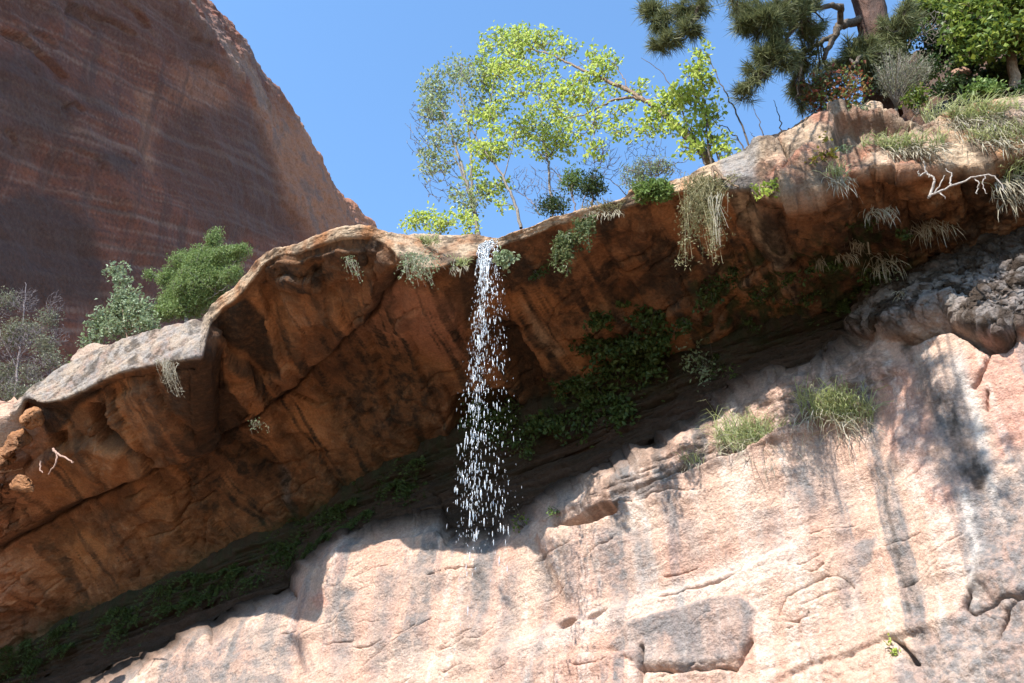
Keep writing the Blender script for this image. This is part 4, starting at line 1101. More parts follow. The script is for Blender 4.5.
for (u_, v_, ru, rv, q_, m_, nm, cat, lab, lf_, de) in (
        (1005, 76, 26, 16, 12.8, 'leaf_dark', 'broadleaf_bush', 'bush', 'dark green broad leaved bush in the shade under the corner maple', (.10, .07), .8),
        (945, 42, 20, 26, 13.0, 'leaf_dark', 'broadleaf_bush', 'bush', 'dark shaded bush on the slope left of the corner maple', (.10, .06), .8),
        (938, 12, 26, 18, 13.2, 'leaf_mid', 'broadleaf_bush', 'bush', 'leafy bush at the top edge between pine trunk and corner maple', (.09, .06), .6),
        (955, 86, 20, 10, 12.3, 'leaf_dark', 'broadleaf_bush', 'bush', 'low dark bush among red stones right of the twiggy fan bush', (.08, .05), .7),
        (985, 90, 18, 7, 11.9, 'leaf_mid', 'broadleaf_bush', 'bush', 'low broad leaved plants under the corner maple along the sandy rim', (.09, .07), .8),
        (925, 68, 14, 14, 12.4, 'leaf_mid', 'broadleaf_bush', 'bush', 'small green bush peeping out behind the twiggy fan bush', (.08, .05), .6),
        (916, 98, 9, 12, 11.5, 'leaf_maple', 'broadleaf_bush', 'bush', 'small bright green sprig at the foot of the twiggy fan bush', (.07, .05), .7),
        (893, 52, 18, 12, 12.3, 'leaf_maple', 'broadleaf_bush', 'bush', 'yellow green leafy bush just below the pine trunk', (.08, .05), .6),
        (880, 78, 14, 12, 12.0, 'leaf_grey', 'broadleaf_bush', 'bush', 'grey green bush between the pine trunk and the twiggy fan bush', (.06, .02), 1.2),
        (822, 112, 14, 8, 11.9, 'leaf_grey', 'broadleaf_bush', 'bush', 'pale feathery bush on the rim under the lowest pine bough', (.06, .02), 1.2),
        (858, 112, 10, 6, 11.3, 'leaf_grey', 'broadleaf_bush', 'bush', 'little grey green plant on top of the rim boulder', (.06, .03), .8),
        (905, 32, 20, 16, 12.6, 'leaf_mid', 'broadleaf_bush', 'bush', 'loose olive bush filling the gap right of the pine trunk', (.08, .045), .55),
        (920, 8, 18, 12, 12.8, 'leaf_maple', 'broadleaf_bush', 'bush', 'yellow green spray at the top edge right of the pine trunk', (.08, .05), .5),
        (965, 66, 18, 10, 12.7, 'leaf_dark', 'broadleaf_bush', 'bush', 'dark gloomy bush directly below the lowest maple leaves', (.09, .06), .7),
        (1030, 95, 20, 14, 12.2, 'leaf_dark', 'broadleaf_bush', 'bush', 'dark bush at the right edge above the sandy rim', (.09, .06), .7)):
    woody(nm, lab, cat, q_, [([(u_, v_ + rv + 6), (u_ + 1, v_), (u_ - 2, v_ - rv * .5)], .02, .006), ([(u_ + 2, v_ + rv + 4), (u_ + ru * .4, v_), (u_ + ru * .7, v_ - rv * .3)], .015, .005), ([(u_ - 2, v_ + rv + 4), (u_ - ru * .4, v_), (u_ - ru * .7, v_ - rv * .2)], .015, .005)],
          [(u_, v_, ru * .8, rv * .8), (u_ - ru * .5, v_ + rv * .2, ru * .55, rv * .6), (u_ + ru * .5, v_ - rv * .1, ru * .55, rv * .65), (u_ + ru * .2, v_ - rv * .6, ru * .5, rv * .4)], m_, 'bark_dark', leaf=lf_, dens=de, tw=.08, spread=.07, trunk_name='stems')
woody('dead_branch', 'tangle of grey dead twigs hanging in front of the dark slope bushes', 'branch', 12.5, [([(950, 18), (938, 26), (924, 34), (912, 40)], .02, .006), ([(946, 14), (934, 12), (922, 18)], .015, .004), ([(948, 28), (944, 42), (938, 56)], .015, .004)], [], 'leaf_dark', 'bark_grey', bare=[(934, 28, 18, 16, -.2)], tw=.12, trunk_name='twigs')


# --- hanging and rock plants
def strands(name, label, cat, anchor, tips, matl, n, leafm=None, r=.005, leaf=(.05, .012), nl=20, group=None, q=10.3, width=10, blade=False, part='stems'):
    """thin stems that spring out from an anchor and hang to the tips"""
    a0 = P(anchor[0], anchor[1], q)
    root = empty(name, a0, label, cat, group)
    st = MB(); lf = MB()
    for _ in range(n):
        tp = tips[rng.integers(len(tips))]
        a = P(anchor[0] + rng.normal() * width, anchor[1] + rng.normal() * width * .3, q + rng.normal() * .05)
        f = rng.uniform(.35, 1.0) ** .7
        e = P(anchor[0] + (tp[0] - anchor[0]) * f + rng.normal() * tp[2], anchor[1] + (tp[1] - anchor[1]) * f + rng.normal() * 3, q - .15 + rng.normal() * .12)
        mid = (a + e) / 2 - A * rng.uniform(.05, .3) + np.array([0, 0, .1]) + rng.normal(size=3) * .05
        tt = np.linspace(0, 1, 7)[:, None]
        W = (1 - tt) ** 2 * a + 2 * tt * (1 - tt) * mid + tt ** 2 * e
        st.tube(W, np.linspace(r, r * .35, 7), 3)
        if nl:
            k = rng.integers(1, 7, nl)
            lf.leaves(W[k] + rng.normal(size=(nl, 3)) * .035, leaf[0], leaf[1], up=-.3)
    st.build(part, M[matl], root)
    if nl: lf.build('leaves', M[leafm or matl], root)
    return root


strands('hanging_plant', 'large straw coloured dry plant hanging from the rim below the leaning tree', 'plant', (708, 178), [(682, 268, 5), (690, 240, 8), (712, 262, 6), (722, 240, 6), (700, 215, 10), (716, 268, 4), (680, 225, 5)], 'straw', 120, 'straw', leaf=(.06, .018), nl=26, q=10.45, width=13)
strands('hanging_plant', 'grey bleached roots dangling at the right side of the hanging straw plant', 'plant', (718, 195), [(724, 250, 4), (728, 225, 3), (717, 262, 3)], 'dry', 14, nl=0, r=.005, q=10.2, width=5)
strands('hanging_plant', 'green vine hanging under the rim right of the waterfall, nearest to it', 'vine', (570, 238), [(563, 276, 4), (560, 262, 5), (572, 262, 4)], 'leaf_dark', 26, 'leaf_vine', leaf=(.07, .05), nl=26, q=10.4, width=7)
strands('hanging_plant', 'pale tipped green vine under the rim, midway from waterfall to bright green bush', 'vine', (587, 222), [(584, 244, 5), (588, 255, 4)], 'leaf_dark', 16, 'leaf_vine', leaf=(.07, .05), nl=22, q=10.4, width=6)
strands('dry_plant', 'grey dry bushy plant drooping over the rim left of the waterfall', 'plant', (420, 258), [(410, 285, 8), (425, 288, 6), (438, 272, 8), (405, 270, 6)], 'dry', 44, 'leaf_grey', leaf=(.05, .025), nl=14, q=9.7, width=11)
strands('dry_plant', 'little dry sprig under the rim crest at left of the long crack', 'plant', (352, 262), [(357, 275, 4), (362, 282, 4)], 'dry', 12, 'leaf_grey', leaf=(.045, .02), nl=9, q=9.35, width=4)
strands('dry_plant', 'grey grass tuft hanging under the right end of the big sunlit slab', 'grass', (168, 362), [(175, 392, 4), (166, 380, 4), (180, 398, 3)], 'dry', 40, 'dry', leaf=(.09, .012), nl=6, q=9.75, width=5)
strands('dry_plant', 'tiny pale sprig clinging to the ceiling below the long crack', 'plant', (258, 425), [(256, 434, 3), (262, 430, 3)], 'dry', 9, 'leaf_grey', leaf=(.05, .03), nl=5, q=11.6, width=3)
strands('rock_plant', 'broad leaved green plant on the rim touching the right side of the waterfall', 'plant', (504, 262), [(512, 258, 3), (508, 270, 3), (502, 268, 4)], 'leaf_dark', 14, 'leaf_grey', leaf=(.09, .07), nl=14, q=10.2, width=4)


def tuft(name, label, px, py, wd, hgt, n, green='grass', skirt=0, q_off=-.05, droop=.75, group=None, which='both'):
    """grass: green blades arching up and out, dry ones hanging below"""
    c, nn = surf(px, py, which)
    root = empty(name, c, label, 'grass', group)
    m = mpp(c @ A)
    def blades(n, mat, up_, out_, L, part, zoff):
        mb = MB()
        th = np.clip(rng.normal(size=n), -1.7, 1.7) * wd * .32 * m
        base = c + T * th[:, None] + np.array([0, 0, 1.0]) * (rng.normal(size=n) * hgt * .18 * m - .36 * th)[:, None] + nn * .02
        base[:, 2] += zoff
        Ls = L * rng.uniform(.5, 1.15, n)
        d0 = nn * out_ + T * rng.normal(size=(n, 1)) * .35 + np.array([0, 0, up_]) + rng.normal(size=(n, 3)) * .22
        d0 /= np.linalg.norm(d0, axis=1)[:, None]
        side = np.cross(d0, rng.normal(size=(n, 3))); side /= np.linalg.norm(side, axis=1)[:, None]
        w_ = .012
        p1 = base + d0 * (Ls * .45)[:, None]
        d1 = d0 + np.array([0, 0, -droop]) + rng.normal(size=(n, 3)) * .12
        d1 /= np.linalg.norm(d1, axis=1)[:, None]
        p2 = p1 + d1 * (Ls * .35)[:, None]
        d2 = d1 + np.array([0, 0, -droop * 1.3]); d2 /= np.linalg.norm(d2, axis=1)[:, None]
        p3 = p2 + d2 * (Ls * .3)[:, None]
        V = np.stack([base - side * w_ * .5, base + side * w_ * .5, p1 + side * w_ * .5, p2 + side * w_ * .35, p3, p2 - side * w_ * .35, p1 - side * w_ * .5], 1)
        k = np.arange(n)[:, None] * 7
        mb.add(V.reshape(-1, 3), k + np.array([[0, 1, 2, 6]]))
        mb.add(V.reshape(-1, 3), k + np.array([[6, 2, 3, 5]]))
        mb.add(V[:, [5, 3, 4]].reshape(-1, 3), np.arange(3 * n).reshape(n, 3))
        mb.build(part, M[mat], root)
    if n: blades(n, green, .9, .5, hgt * m * .85, 'blades', .0)
    if skirt: blades(skirt, 'dry', -.45, .4, hgt * m * .85, 'dry_blades', -.08)
    return root


tuft('grass_tuft', 'light green grass tuft on the sunlit ledge, lower and left of its twin', 755, 445, 54, 34, 460, skirt=120)
tuft('grass_tuft', 'light green grass tuft on the sunlit ledge, nearest the pine shadow', 835, 412, 46, 32, 420, skirt=120)
tuft('grass_tuft', 'thin dry grass tuft on the dark pillar below the ledge stone', 693, 462, 16, 20, 30, 'grass', 60)
tuft('grass_tuft', 'biggest green grass cap on the rim, with long white dry skirt', 972, 122, 62, 32, 420, skirt=520)
tuft('grass_tuft', 'green grass cap with short dry skirt left of the biggest hanging grass', 902, 148, 56, 20, 330, skirt=300)
tuft('grass_tuft', 'drooping grass tuft at the right edge of the picture', 1012, 176, 34, 30, 120, skirt=110)
tuft('grass_tuft', 'small green and white grass tuft under the rim below the yellow leaved plant', 838, 176, 18, 22, 60, skirt=80)
tuft('grass_tuft', 'dry grass on the flat rim just left of the waterfall lip', 456, 262, 24, 12, 130, 'grass', 40)
tuft('grass_tuft', 'green grass on the flat rim behind the dry drooping plant', 424, 244, 34, 14, 150, 'grass', 40)
tuft('grass_tuft', 'dry grass cushion on the rim above the pale tipped vine', 603, 208, 34, 14, 120, 'straw', 60)
tuft('grass_tuft', 'dark green grass drooping from the ledge edge at far right of the rim', 1000, 140, 40, 24, 160, skirt=120)
DG = 'dry grass tufts hanging on the mossy ceiling'
for px, py, w_, h_, lab in ((880, 255, 22, 26, 'white dry grass tuft hanging on the mossy ceiling, straight above the grey rubble'), (930, 218, 30, 22, 'pale dry grass tuft hanging below the bleached branch'), (880, 205, 22, 18, 'pale dry grass tuft hanging under the short skirted grass cap'), (856, 236, 16, 14, 'small dry grass wisp on the mossy ceiling at the left of the bigger tufts'), (842, 250, 14, 12, 'tiny dry grass wisp furthest left on the mossy ceiling'),
                            (820, 255, 8, 12, 'single bent pale stalk hanging on the mossy ceiling'), (1006, 190, 20, 26, 'dry grass tuft hanging below the drooping grass at the right edge'), (955, 240, 12, 26, 'thin pale root hanging below the bleached branch'), (905, 290, 10, 14, 'small green and pale wisp at the bottom of the mossy ceiling')):
    tuft('dry_tuft', lab, px, py, w_, h_, 0, skirt=int(w_ * 3.2), group=DG, droop=.8)
def leafy(name, label, px, py, ru, rv, mat_, n, leaf, group=None, off=.12, dark=False, stems=6, which='both'):
    c, nn = surf(px, py, which)
    root = empty(name, c, label, 'plant', group)
    m = mpp(c @ A); lf = MB(); st = MB()
    for k in range(stems):
        e = c + nn * off * 1.6 + T * rng.normal() * ru * m * .5 + np.array([0, 0, 1.0]) * rng.normal() * rv * m * .5
        W = np.array([c - nn * .05, (c + e) / 2 + rng.normal(size=3) * .02, e]); st.tube(W, [.007, .005, .003], 4)
    d = rng.normal(size=(n, 3)); d /= np.linalg.norm(d, axis=1)[:, None]; d *= rng.uniform(0, 1, n)[:, None] ** .5
    cl = rng.normal(size=(max(5, n // 14), 3)) * .55
    d = cl[rng.integers(0, len(cl), n)] + rng.normal(size=(n, 3)) * .26
    pts = c + nn * off + T * (d[:, :1] * ru * m) + np.array([0, 0, 1.0]) * (d[:, 1:2] * rv * m) + nn * (d[:, 2:] * off * 1.2)
    lf.leaves(pts, leaf[0], leaf[1], up=-.2)
    st.build('stems', M['bark_dark'], root)
    lf.build('leaves', M[mat_], root)
    return root
leafy('rock_plant', 'yellow leaved plant in the cleft of the rim boulder', 826, 156, 14, 8, 'leaf_gold', 80, (.07, .06))
leafy('rock_plant', 'small grey green plant right of the yellow leaved plant on the rim boulder', 850, 158, 9, 9, 'leaf_grey', 70, (.06, .05))
leafy('rock_plant', 'pale yellow green plant on the boulder edge above the tan streak', 776, 184, 14, 10, 'leaf_yellow', 130, (.07, .055))
leafy('rock_plant', 'tall pale leaved shrub standing at the back of the lit ledge', 716, 380, 13, 20, 'leaf_grey', 260, (.10, .045), off=.3, stems=14)
leafy('rock_plant', 'dull green shrub beside the tall pale leaved shrub in the alcove', 740, 372, 9, 12, 'leaf_mid', 110, (.08, .04), off=.2)
leafy('rock_plant', 'small green plant on the wall edge just right of the foot of the waterfall', 524, 526, 6, 9, 'leaf_maple', 60, (.07, .045), off=.15)
leafy('rock_plant', 'smaller green plant on the wall edge, second right of the waterfall', 559, 512, 6, 7, 'leaf_mid', 45, (.06, .035), off=.15)
leafy('rock_plant', 'tiny yellow green plant by the black hole near the bottom right', 893, 650, 5, 6, 'leaf_yellow', 30, (.05, .04), off=.06)
leafy('rock_plant', 'leafy plant with pale leaves on the mossy ceiling above the grey rubble', 893, 282, 7, 10, 'leaf_grey', 40, (.06, .04), off=.1)
CG = 'small dark plants on the mossy ceiling'
for px, py, r_ in ((762, 290, 10), (790, 275, 12), (818, 262, 11), (842, 268, 9), (778, 312, 12), (806, 300, 12), (834, 292, 10), (752, 318, 9), (862, 272, 9), (870, 215, 8), (848, 222, 9), (905, 232, 8)):
    leafy('ceiling_plant', 'small dark plant on the mossy ceiling between the alcove mass and the grey rubble', px, py, r_, r_ * .8, 'leaf_fern', int(r_ * 9), (.075, .05), group=CG, off=.1)
FG = 'dark leafy plants massed in the alcove right of the waterfall'
FL = 'dark green leafy plant in the big mass under the overhang right of the waterfall'
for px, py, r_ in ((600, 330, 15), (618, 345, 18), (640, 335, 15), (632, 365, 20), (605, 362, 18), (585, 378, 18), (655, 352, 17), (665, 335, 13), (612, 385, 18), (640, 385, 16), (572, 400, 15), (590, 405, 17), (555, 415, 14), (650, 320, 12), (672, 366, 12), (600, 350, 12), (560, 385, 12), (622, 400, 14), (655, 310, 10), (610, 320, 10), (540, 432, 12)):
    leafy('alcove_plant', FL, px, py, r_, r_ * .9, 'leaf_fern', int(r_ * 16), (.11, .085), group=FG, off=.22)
leafy('alcove_plant', 'small round dark plant alone on the ceiling above the big alcove mass', 682, 318, 9, 7, 'leaf_fern', 110, (.08, .06), off=.12)
leafy('alcove_plant', 'dark plant cluster hanging from the ceiling below the hanging straw plant', 712, 285, 20, 16, 'leaf_fern', 220, (.09, .06), off=.15)
leafy('alcove_plant', 'dark plant right of the cluster below the hanging straw plant', 735, 270, 12, 9, 'leaf_fern', 110, (.08, .055), off=.12)
leafy('alcove_plant', 'dark plant under the rim immediately right of the upper waterfall', 535, 270, 12, 10, 'leaf_fern', 110, (.07, .05), off=.1)
WG = 'dark plants behind the waterfall'
for px, py, r_ in ((478, 402, 14), (498, 405, 15), (512, 420, 13), (488, 425, 15), (470, 428, 12), (505, 440, 13), (525, 440, 12), (450, 440, 10)):
    leafy('alcove_plant', 'dark green plant on the back of the alcove behind the falling water', px, py, r_, r_, 'leaf_fern', int(r_ * 14), (.09, .065), group=WG, off=.18)


def fern(name, label, px, py, sz, group, n=16):
    c, nn = surf(px, py)
    root = empty(name, c, label, 'fern', group)
    m = mpp(c @ A); lf = MB(); st = MB()
    for _ in range(n):
        d = nn * .7 + T * rng.normal() * .7 + np.array([0, 0, rng.normal() * .35 + .1]); d /= np.linalg.norm(d)
        L = sz * m * rng.uniform(.7, 1.3)
        t = np.linspace(0, 1, 9)[:, None]
        W = c + T * rng.normal() * sz * m * .35 + d * L * t * .8 + np.array([0, 0, -1.0]) * L * .85 * t ** 2
        st.tube(W, np.linspace(.005, .002, 9), 3)
        tg = np.gradient(W, axis=0); tg /= np.linalg.norm(tg, axis=1)[:, None]
        sd = np.cross(tg, nn); sd /= np.linalg.norm(sd, axis=1)[:, None] + 1e-6
        for sgn in (-1, 1):
            k = np.repeat(np.arange(1, 9), 2)
            ll = .08 * (1 - k / 11.0)
            lf.leaves(W[k] + sd[k] * sgn * (ll * .5)[:, None] + rng.normal(size=(len(k), 3)) * .008, .085, .03, dirs=sd[k] * sgn)
    st.build('stems', M['leaf_fern'], root); lf.build('fronds', M['leaf_fern'], root)


NG = 'ferns along the seep line left of the waterfall'
for k, px in enumerate(np.arange(-6, 445, 10.5)):
    pv = np.interp(px, UU, vD)
    big = 1.0 + .5 * math.sin(px * .05)
    if math.sin(px * .11 + 1) + .5 * math.sin(px * .043) < -.75: continue
    fern('fern', 'dark hanging fern in the long row along the seep line left of the waterfall', px, pv + rng.uniform(-10, 8), rng.uniform(15, 24) * big, NG, 12)
    if rng.random() < .8:
        fern('fern', 'dark hanging fern in the long row along the seep line left of the waterfall', px + 5, pv + rng.uniform(8, 26), rng.uniform(12, 20), NG, 9)
RG = 'ferns along the seep line right of the alcove mass'
for k, px in enumerate(np.arange(690, 900, 15)):
    pv = np.interp(px, UU, vD)
    fern('fern', 'dark hanging fern in the row along the seep line right of the big alcove mass', px, pv + rng.uniform(-8, 8), rng.uniform(9, 15), RG, 8)

# --- bleached branch and roots
def sticks(name, label, q, lines, bark, part='branches'):
    root = empty(name, path(lines[0][0], q)[0], label, 'branch')
    mb = MB()
    for i, (pts, a, b) in enumerate(lines):
        W = path(pts, q, 5, .008)
        mb.tube(W, np.linspace(a, b, len(W)), 6)
    mb.build(part, M[bark], root, smooth=True)
sticks('dead_branch', 'bleached white forked branch sticking out under the biggest hanging grass', 10.8,
       [([(928, 197), (934, 185), (933, 178), (926, 172), (924, 162)], .022, .010), ([(929, 196), (950, 187), (975, 177), (994, 176), (1003, 190)], .018, .007), ([(950, 187), (951, 176), (947, 170)], .014, .007), ([(934, 193), (942, 182), (945, 175)], .012, .006), ([(926, 172), (919, 176), (918, 171)], .016, .008), ([(975, 177), (978, 186), (977, 194)], .010, .006), ([(930, 194), (940, 193), (946, 199)], .012, .005), ([(985, 176), (983, 186), (986, 194)], .009, .004)], 'bark_white')
sticks('exposed_root', 'sunlit pinkish roots poking out of the rock shoulder at the left edge', 11.0,
       [([(53, 449), (58, 454), (66, 458), (73, 463)], .03, .014), ([(57, 454), (55, 465), (48, 475)], .024, .010), ([(41, 461), (40, 468), (43, 473)], .02, .01)], 'bark_root')
sticks('exposed_root', 'brown root running down beside the dead sticks on the pale rim stone', 10.35, [([(713, 166), (722, 176), (730, 182), (738, 187)], .03, .012), ([(712, 168), (714, 180), (718, 190)], .025, .01)], 'bark_brown')

# --- trees behind the rim at the left
woody('juniper_tree', 'rounded bright green juniper behind the left rim', 'tree', 13.2,
      [([(188, 345), (186, 318), (188, 300), (196, 275), (205, 255)], .06, .015), ([(187, 318), (172, 300), (165, 288)], .03, .008), ([(188, 300), (214, 280), (235, 262)], .03, .008), ([(189, 312), (205, 300), (222, 290)], .02, .006)],
      [(185, 308, 28, 14), (165, 312, 16, 10), (200, 285, 40, 26), (205, 265, 34, 18), (175, 300, 20, 16), (184, 262, 20, 14), (168, 278, 14, 14), (205, 255, 20, 12), (214, 240, 10, 9), (228, 256, 20, 12), (242, 250, 10, 8), (212, 275, 22, 14), (190, 285, 20, 14), (232, 275, 14, 10), (175, 300, 14, 10), (218, 232, 5, 5), (200, 300, 18, 10), (150, 275, 5, 8)], 'leaf_juniper', 'bark_grey', leaf=(.075, .028), dens=3.2, tw=.12, spread=.08)
woody('broadleaf_shrub', 'pale grey green leafy shrub left of the juniper behind the big sunlit slab', 'shrub', 12.9,
      [([(128, 352), (126, 330), (122, 305), (118, 275)], .025, .006), ([(127, 330), (142, 315), (152, 305)], .015, .005), ([(126, 330), (110, 322), (100, 318)], .015, .005)],
      [(117, 270, 13, 6), (122, 282, 8, 8), (128, 298, 18, 10), (112, 312, 18, 12), (140, 310, 18, 14), (122, 328, 26, 10), (98, 325, 12, 10), (150, 326, 14, 10), (92, 340, 12, 6)], 'leaf_grey', 'bark_brown', leaf=(.11, .075), dens=.8, tw=.06, spread=.13)
woody('bare_tree', 'dim grey half bare tree at the left edge in front of the dark cliff', 'tree', 15.5,
      [([(14, 412), (16, 380), (20, 345), (24, 310), (26, 282)], .05, .008), ([(18, 360), (36, 335), (50, 310), (58, 290)], .02, .005), ([(18, 370), (5, 345), (-4, 320)], .02, .005), ([(20, 345), (40, 325), (66, 318)], .014, .004)],
      [(22, 330, 26, 16), (15, 395, 20, 16), (40, 392, 20, 12), (8, 300, 12, 12), (48, 318, 14, 10), (12, 340, 14, 12), (44, 345, 16, 12), (5, 375, 14, 16), (52, 360, 12, 10), (30, 372, 14, 10), (70, 372, 10, 14), (60, 395, 10, 8)], 'leaf_sage', 'bark_purple', leaf=(.09, .04), dens=1.2, tw=.16, twr=.009, spread=.16, bare=[(20, 350, 40, 30), (45, 370, 30, 24), (15, 385, 22, 22),(26, 300, 24, 22), (55, 305, 14, 20), (0, 310, 16, 26), (60, 335, 14, 18), (30, 335, 26, 20)])
woody('broadleaf_shrub', 'small green shrub between the half bare tree and the left end of the slab', 'shrub', 13.2, [([(84, 380), (82, 366), (78, 352)], .014, .004)], [(80, 364, 10, 10), (72, 378, 8, 8), (90, 352, 8, 6)], 'leaf_mid', 'bark_brown', leaf=(.08, .05), dens=.6, tw=.1, trunk_name='stems')
tuft('grass_tuft', 'pale green grass on the bank at the left edge behind the rock shoulder', 6, 432, 30, 16, 140, 'grass', 20)


# ------------------------------------------------------------------ loose stones on the rim
def stone(name, label, poly, q, thick, mat, tilt=0.0, cat='boulder', rough=.05, seed=0, power=3.0):
    pl = np.array(poly, float)
    nseg = 96
    seg = np.concatenate([pl, pl[:1]]); L = np.concatenate([[0], np.cumsum(np.hypot(*np.diff(seg, axis=0).T))])
    t = np.linspace(0, L[-1], nseg, endpoint=False)
    ou = np.interp(t, L, seg[:, 0]); ov = np.interp(t, L, seg[:, 1])
    cu, cv = ou.mean(), ov.mean()
    nr_ = 26
    rr = np.linspace(0, 1, nr_) ** .8
    uu = cu + (ou - cu)[None] * rr[:, None]; vv = cv + (ov - cv)[None] * rr[:, None]
    h = thick * (1 - rr ** 6)[:, None] ** .42
    qq = q + tilt * (cv - vv)
    fr = P(uu, vv, qq - h); bk = P(uu, vv, qq + h)[::-1][1:]
    Gs = np.concatenate([fr, bk])
    Gs = np.concatenate([Gs, Gs[:, :1]], 1)
    n_ = grid_normals(Gs)
    c = Gs.reshape(-1, 3).mean(0)
    if ((Gs - c) * n_).sum() < 0: n_ = -n_
    fr_ = np.random.default_rng(seed + 100)
    X = Gs - c
    for _ in range(13 if cat == 'boulder' else 26):
        dn = fr_.normal(size=3); dn /= np.linalg.norm(dn)
        if abs(dn @ np.array([0, -sp, cp])) < .25: dn = dn - A * .6; dn /= np.linalg.norm(dn)
        pr = X @ dn; lim = pr.max() * (fr_.uniform(.62, .86) if cat == 'boulder' else fr_.uniform(.45, .8))
        X = X - np.where(pr > lim, (pr - lim) * .93, 0)[..., None] * dn
    Gs = X + c
    n_ = grid_normals(Gs)
    if ((Gs - c) * n_).sum() < 0: n_ = -n_
    lay = fbm(np.stack([(Gs @ T) * .4, Gs[..., 2] * 5 + (Gs @ T) * 1.8, (Gs @ A) * .6], -1) + seed, 4, .6)
    Dd = rough * .5 * ridged(Gs * 2.2 + seed, 5, .6) + rough * 1.1 * fbm(Gs * 0.9 + seed, 4) + rough * .7 * lay
    Dd[0] = Dd[0].mean(); Dd[-1] = Dd[-1].mean()
    Gs = Gs + n_ * Dd[..., None]; Gs[:, -1] = Gs[:, 0]
    nr2, nc = Gs.shape[:2]
    i = np.arange(nr2 - 1)[:, None] * nc; j = np.arange(nc - 1)[None, :]
    mb = MB(); mb.add(Gs.reshape(-1, 3), np.stack([i + j, i + nc + j, i + nc + j + 1, i + j + 1], -1).reshape(-1, 4))
    o = mb.build(name, M[mat], smooth=True, origin=c)
    tag(o, label, cat)
    return o


for pl, q_, lab in (([(25, 401), (36, 402), (39, 412), (42, 424), (43, 434), (30, 434), (20, 431), (21, 415)], 11.05, 'upright orange broken block right under the left tip of the big sunlit slab'),
                    ([(8, 428), (29, 431), (52, 441), (39, 447), (29, 444), (18, 443), (0, 458), (-14, 462), (-14, 446), (0, 438)], 11.1, 'long flat orange pink slab of broken rock at the left edge'),
                    ([(-18, 454), (0, 447), (16, 449), (14, 458), (0, 468), (-18, 478)], 11.15, 'pale lit broken rock at the left edge under the long flat slab'),
                    ([(9, 478), (16, 472), (25, 479), (35, 483), (29, 490), (14, 486)], 11.1, 'small lit orange rock sticking out lowest at the left edge')):
    stone('broken_rock', lab, pl, q_ + .08, .2, 'over', .012, cat='rock', rough=.075, seed=int(q_ * 100) + int(pl[0][0]))
stone('boulder', 'small flat red stone on the slope under the dark bushes', [(952, 72), (966, 66), (972, 70), (966, 76), (954, 78)], 12.5, .15, 'redslab', .01, seed=17)
stone('boulder', 'orange tilted stone leaning behind the big sunlit slab', [(58, 372), (70, 358), (80, 347), (94, 345), (106, 348), (118, 346), (100, 352), (86, 357), (72, 366)], 11.35, .07, 'slab', .012, seed=22, rough=.06)
stone('boulder', 'pale rounded stone on the rim at the right edge', [(996, 118), (1010, 104), (1030, 98), (1050, 104), (1050, 128), (1024, 136), (1004, 130)], 11.7, .3, 'slab', .012, seed=25)

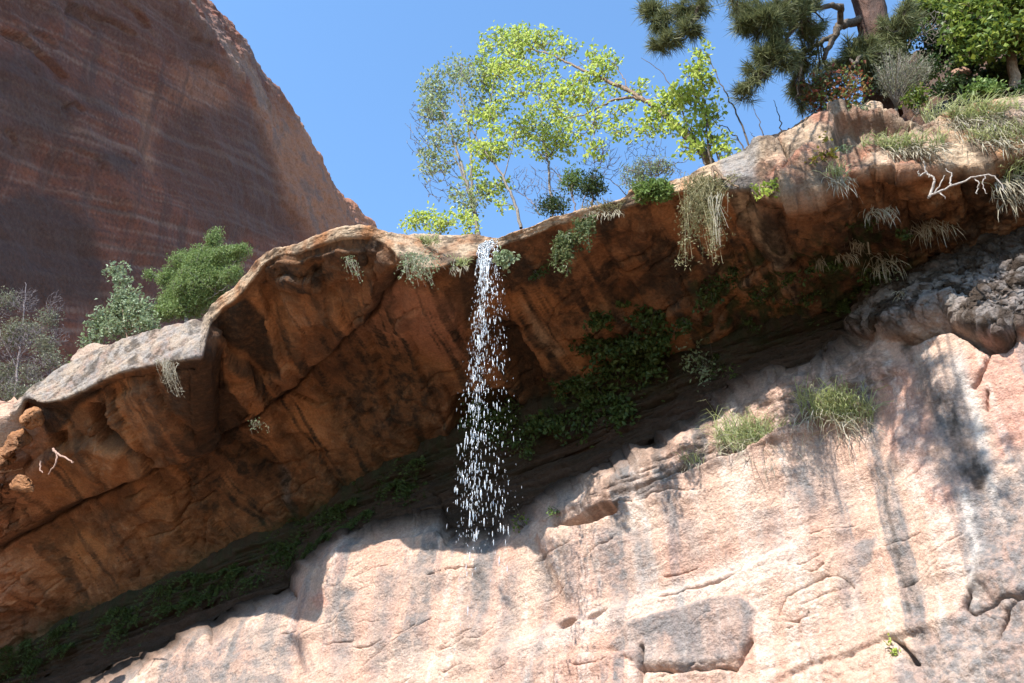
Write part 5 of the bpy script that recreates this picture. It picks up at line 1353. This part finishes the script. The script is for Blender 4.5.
# ------------------------------------------------------------------ waterfall
m, nt, out = newmat('falling_water')
bs = N(nt, 'ShaderNodeBsdfPrincipled'); bs.inputs['Base Color'].default_value = (.82, .85, .88, 1); bs.inputs['Roughness'].default_value = .12
bs.inputs['Transmission Weight'].default_value = .72; bs.inputs['IOR'].default_value = 1.33
nt.links.new(bs.outputs[0], out.inputs[0]); M['water'] = m
lipc, _ = surf(490, 246, 'over')
lipc = lipc - A * .12
wf = empty('waterfall', lipc, 'thin waterfall breaking into bright drops as it leaves the rim', 'waterfall')
sm_ = MB(); dr = MB()
ZD = np.array([0, 0, 1.0])
_th = np.linspace(0, 2 * np.pi, 6, endpoint=False)
def drop(c, d, L, r):
    a = np.cross(d, [.3, .5, .1]); a /= np.linalg.norm(a); b = np.cross(d, a)
    prof = [(-.5, 0.12), (-.3, .75), (-.05, 1.0), (.2, .8), (.5, .1)]
    V = np.concatenate([c + d * L * h + r * k * (np.cos(_th)[:, None] * a + np.sin(_th)[:, None] * b) for h, k in prof])
    i = np.arange(4)[:, None] * 6; j = np.arange(6)[None]
    return V, np.stack([i + j, i + (j + 1) % 6, i + 6 + (j + 1) % 6, i + 6 + j], -1).reshape(-1, 4)
def fall(tau, x0, vx, vo):
    return lipc + T * (x0 + vx * tau) - A * (vo * tau) - ZD * (4.9 * tau ** 2 + .5 * tau)
for k in range(60):
    x0 = rng.normal() * .075; vx = rng.normal() * .22 - .10; vo = rng.uniform(.15, .5)
    ta = rng.uniform(-.04, .10) if k < 40 else rng.uniform(.1, .3); tb = ta + rng.uniform(.06, .20)
    tt = np.linspace(ta, tb, 12)
    W = np.array([fall(max(t, 0), x0, vx, vo) + (A * -t * .6 if t < 0 else 0) for t in tt]) + rng.normal(size=(12, 3)) * .006
    r_ = rng.uniform(.006, .016) * (0.5 + np.abs(np.sin(np.linspace(0, rng.uniform(4, 9), 12) + rng.uniform(0, 3)))) * np.linspace(1, .5, 12)
    sm_.tube(W, r_, 6)
strand_ = [(rng.normal() * .08 + .02, vx_ + rng.normal() * .03, rng.uniform(.12, .5)) for vx_ in np.linspace(-.26, .74, 36)]
wt_ = np.exp(-((np.linspace(-.26, .74, 36) + .02) / .30) ** 2) * rng.uniform(.3, 1, 36) + .06; wt_ /= wt_.sum()
for k in range(2500):
    x0, vx, vo = strand_[rng.choice(36, p=wt_)]
    x0 += rng.normal() * .03; vx += rng.normal() * .05; vo += rng.normal() * .04
    tau = rng.uniform(.02, 1.0) ** .8 if k < 2420 else rng.uniform(.9, 1.12)
    tau += .03 * math.sin(tau * 40 + x0 * 90)
    tau = max(tau, .01)
    c = fall(tau, x0, vx, vo) + rng.normal(size=3) * .015
    r_ = min(.0036 * math.exp(rng.normal() * .62), .017)
    L = min(r_ * rng.uniform(4, 16), .13) * (.5 + .6 * min(1, tau * 1.4))
    d = T * vx - A * vo - ZD * (9.8 * tau + .5); d /= np.linalg.norm(d)
    V, Fq = drop(c, d, max(L, 2.2 * r_), r_)
    dr.add(V, Fq)
sm_.build('stream', M['water'], wf, smooth=True)
tag(dr.build('drops', M['water'], wf, smooth=True), kind='stuff')
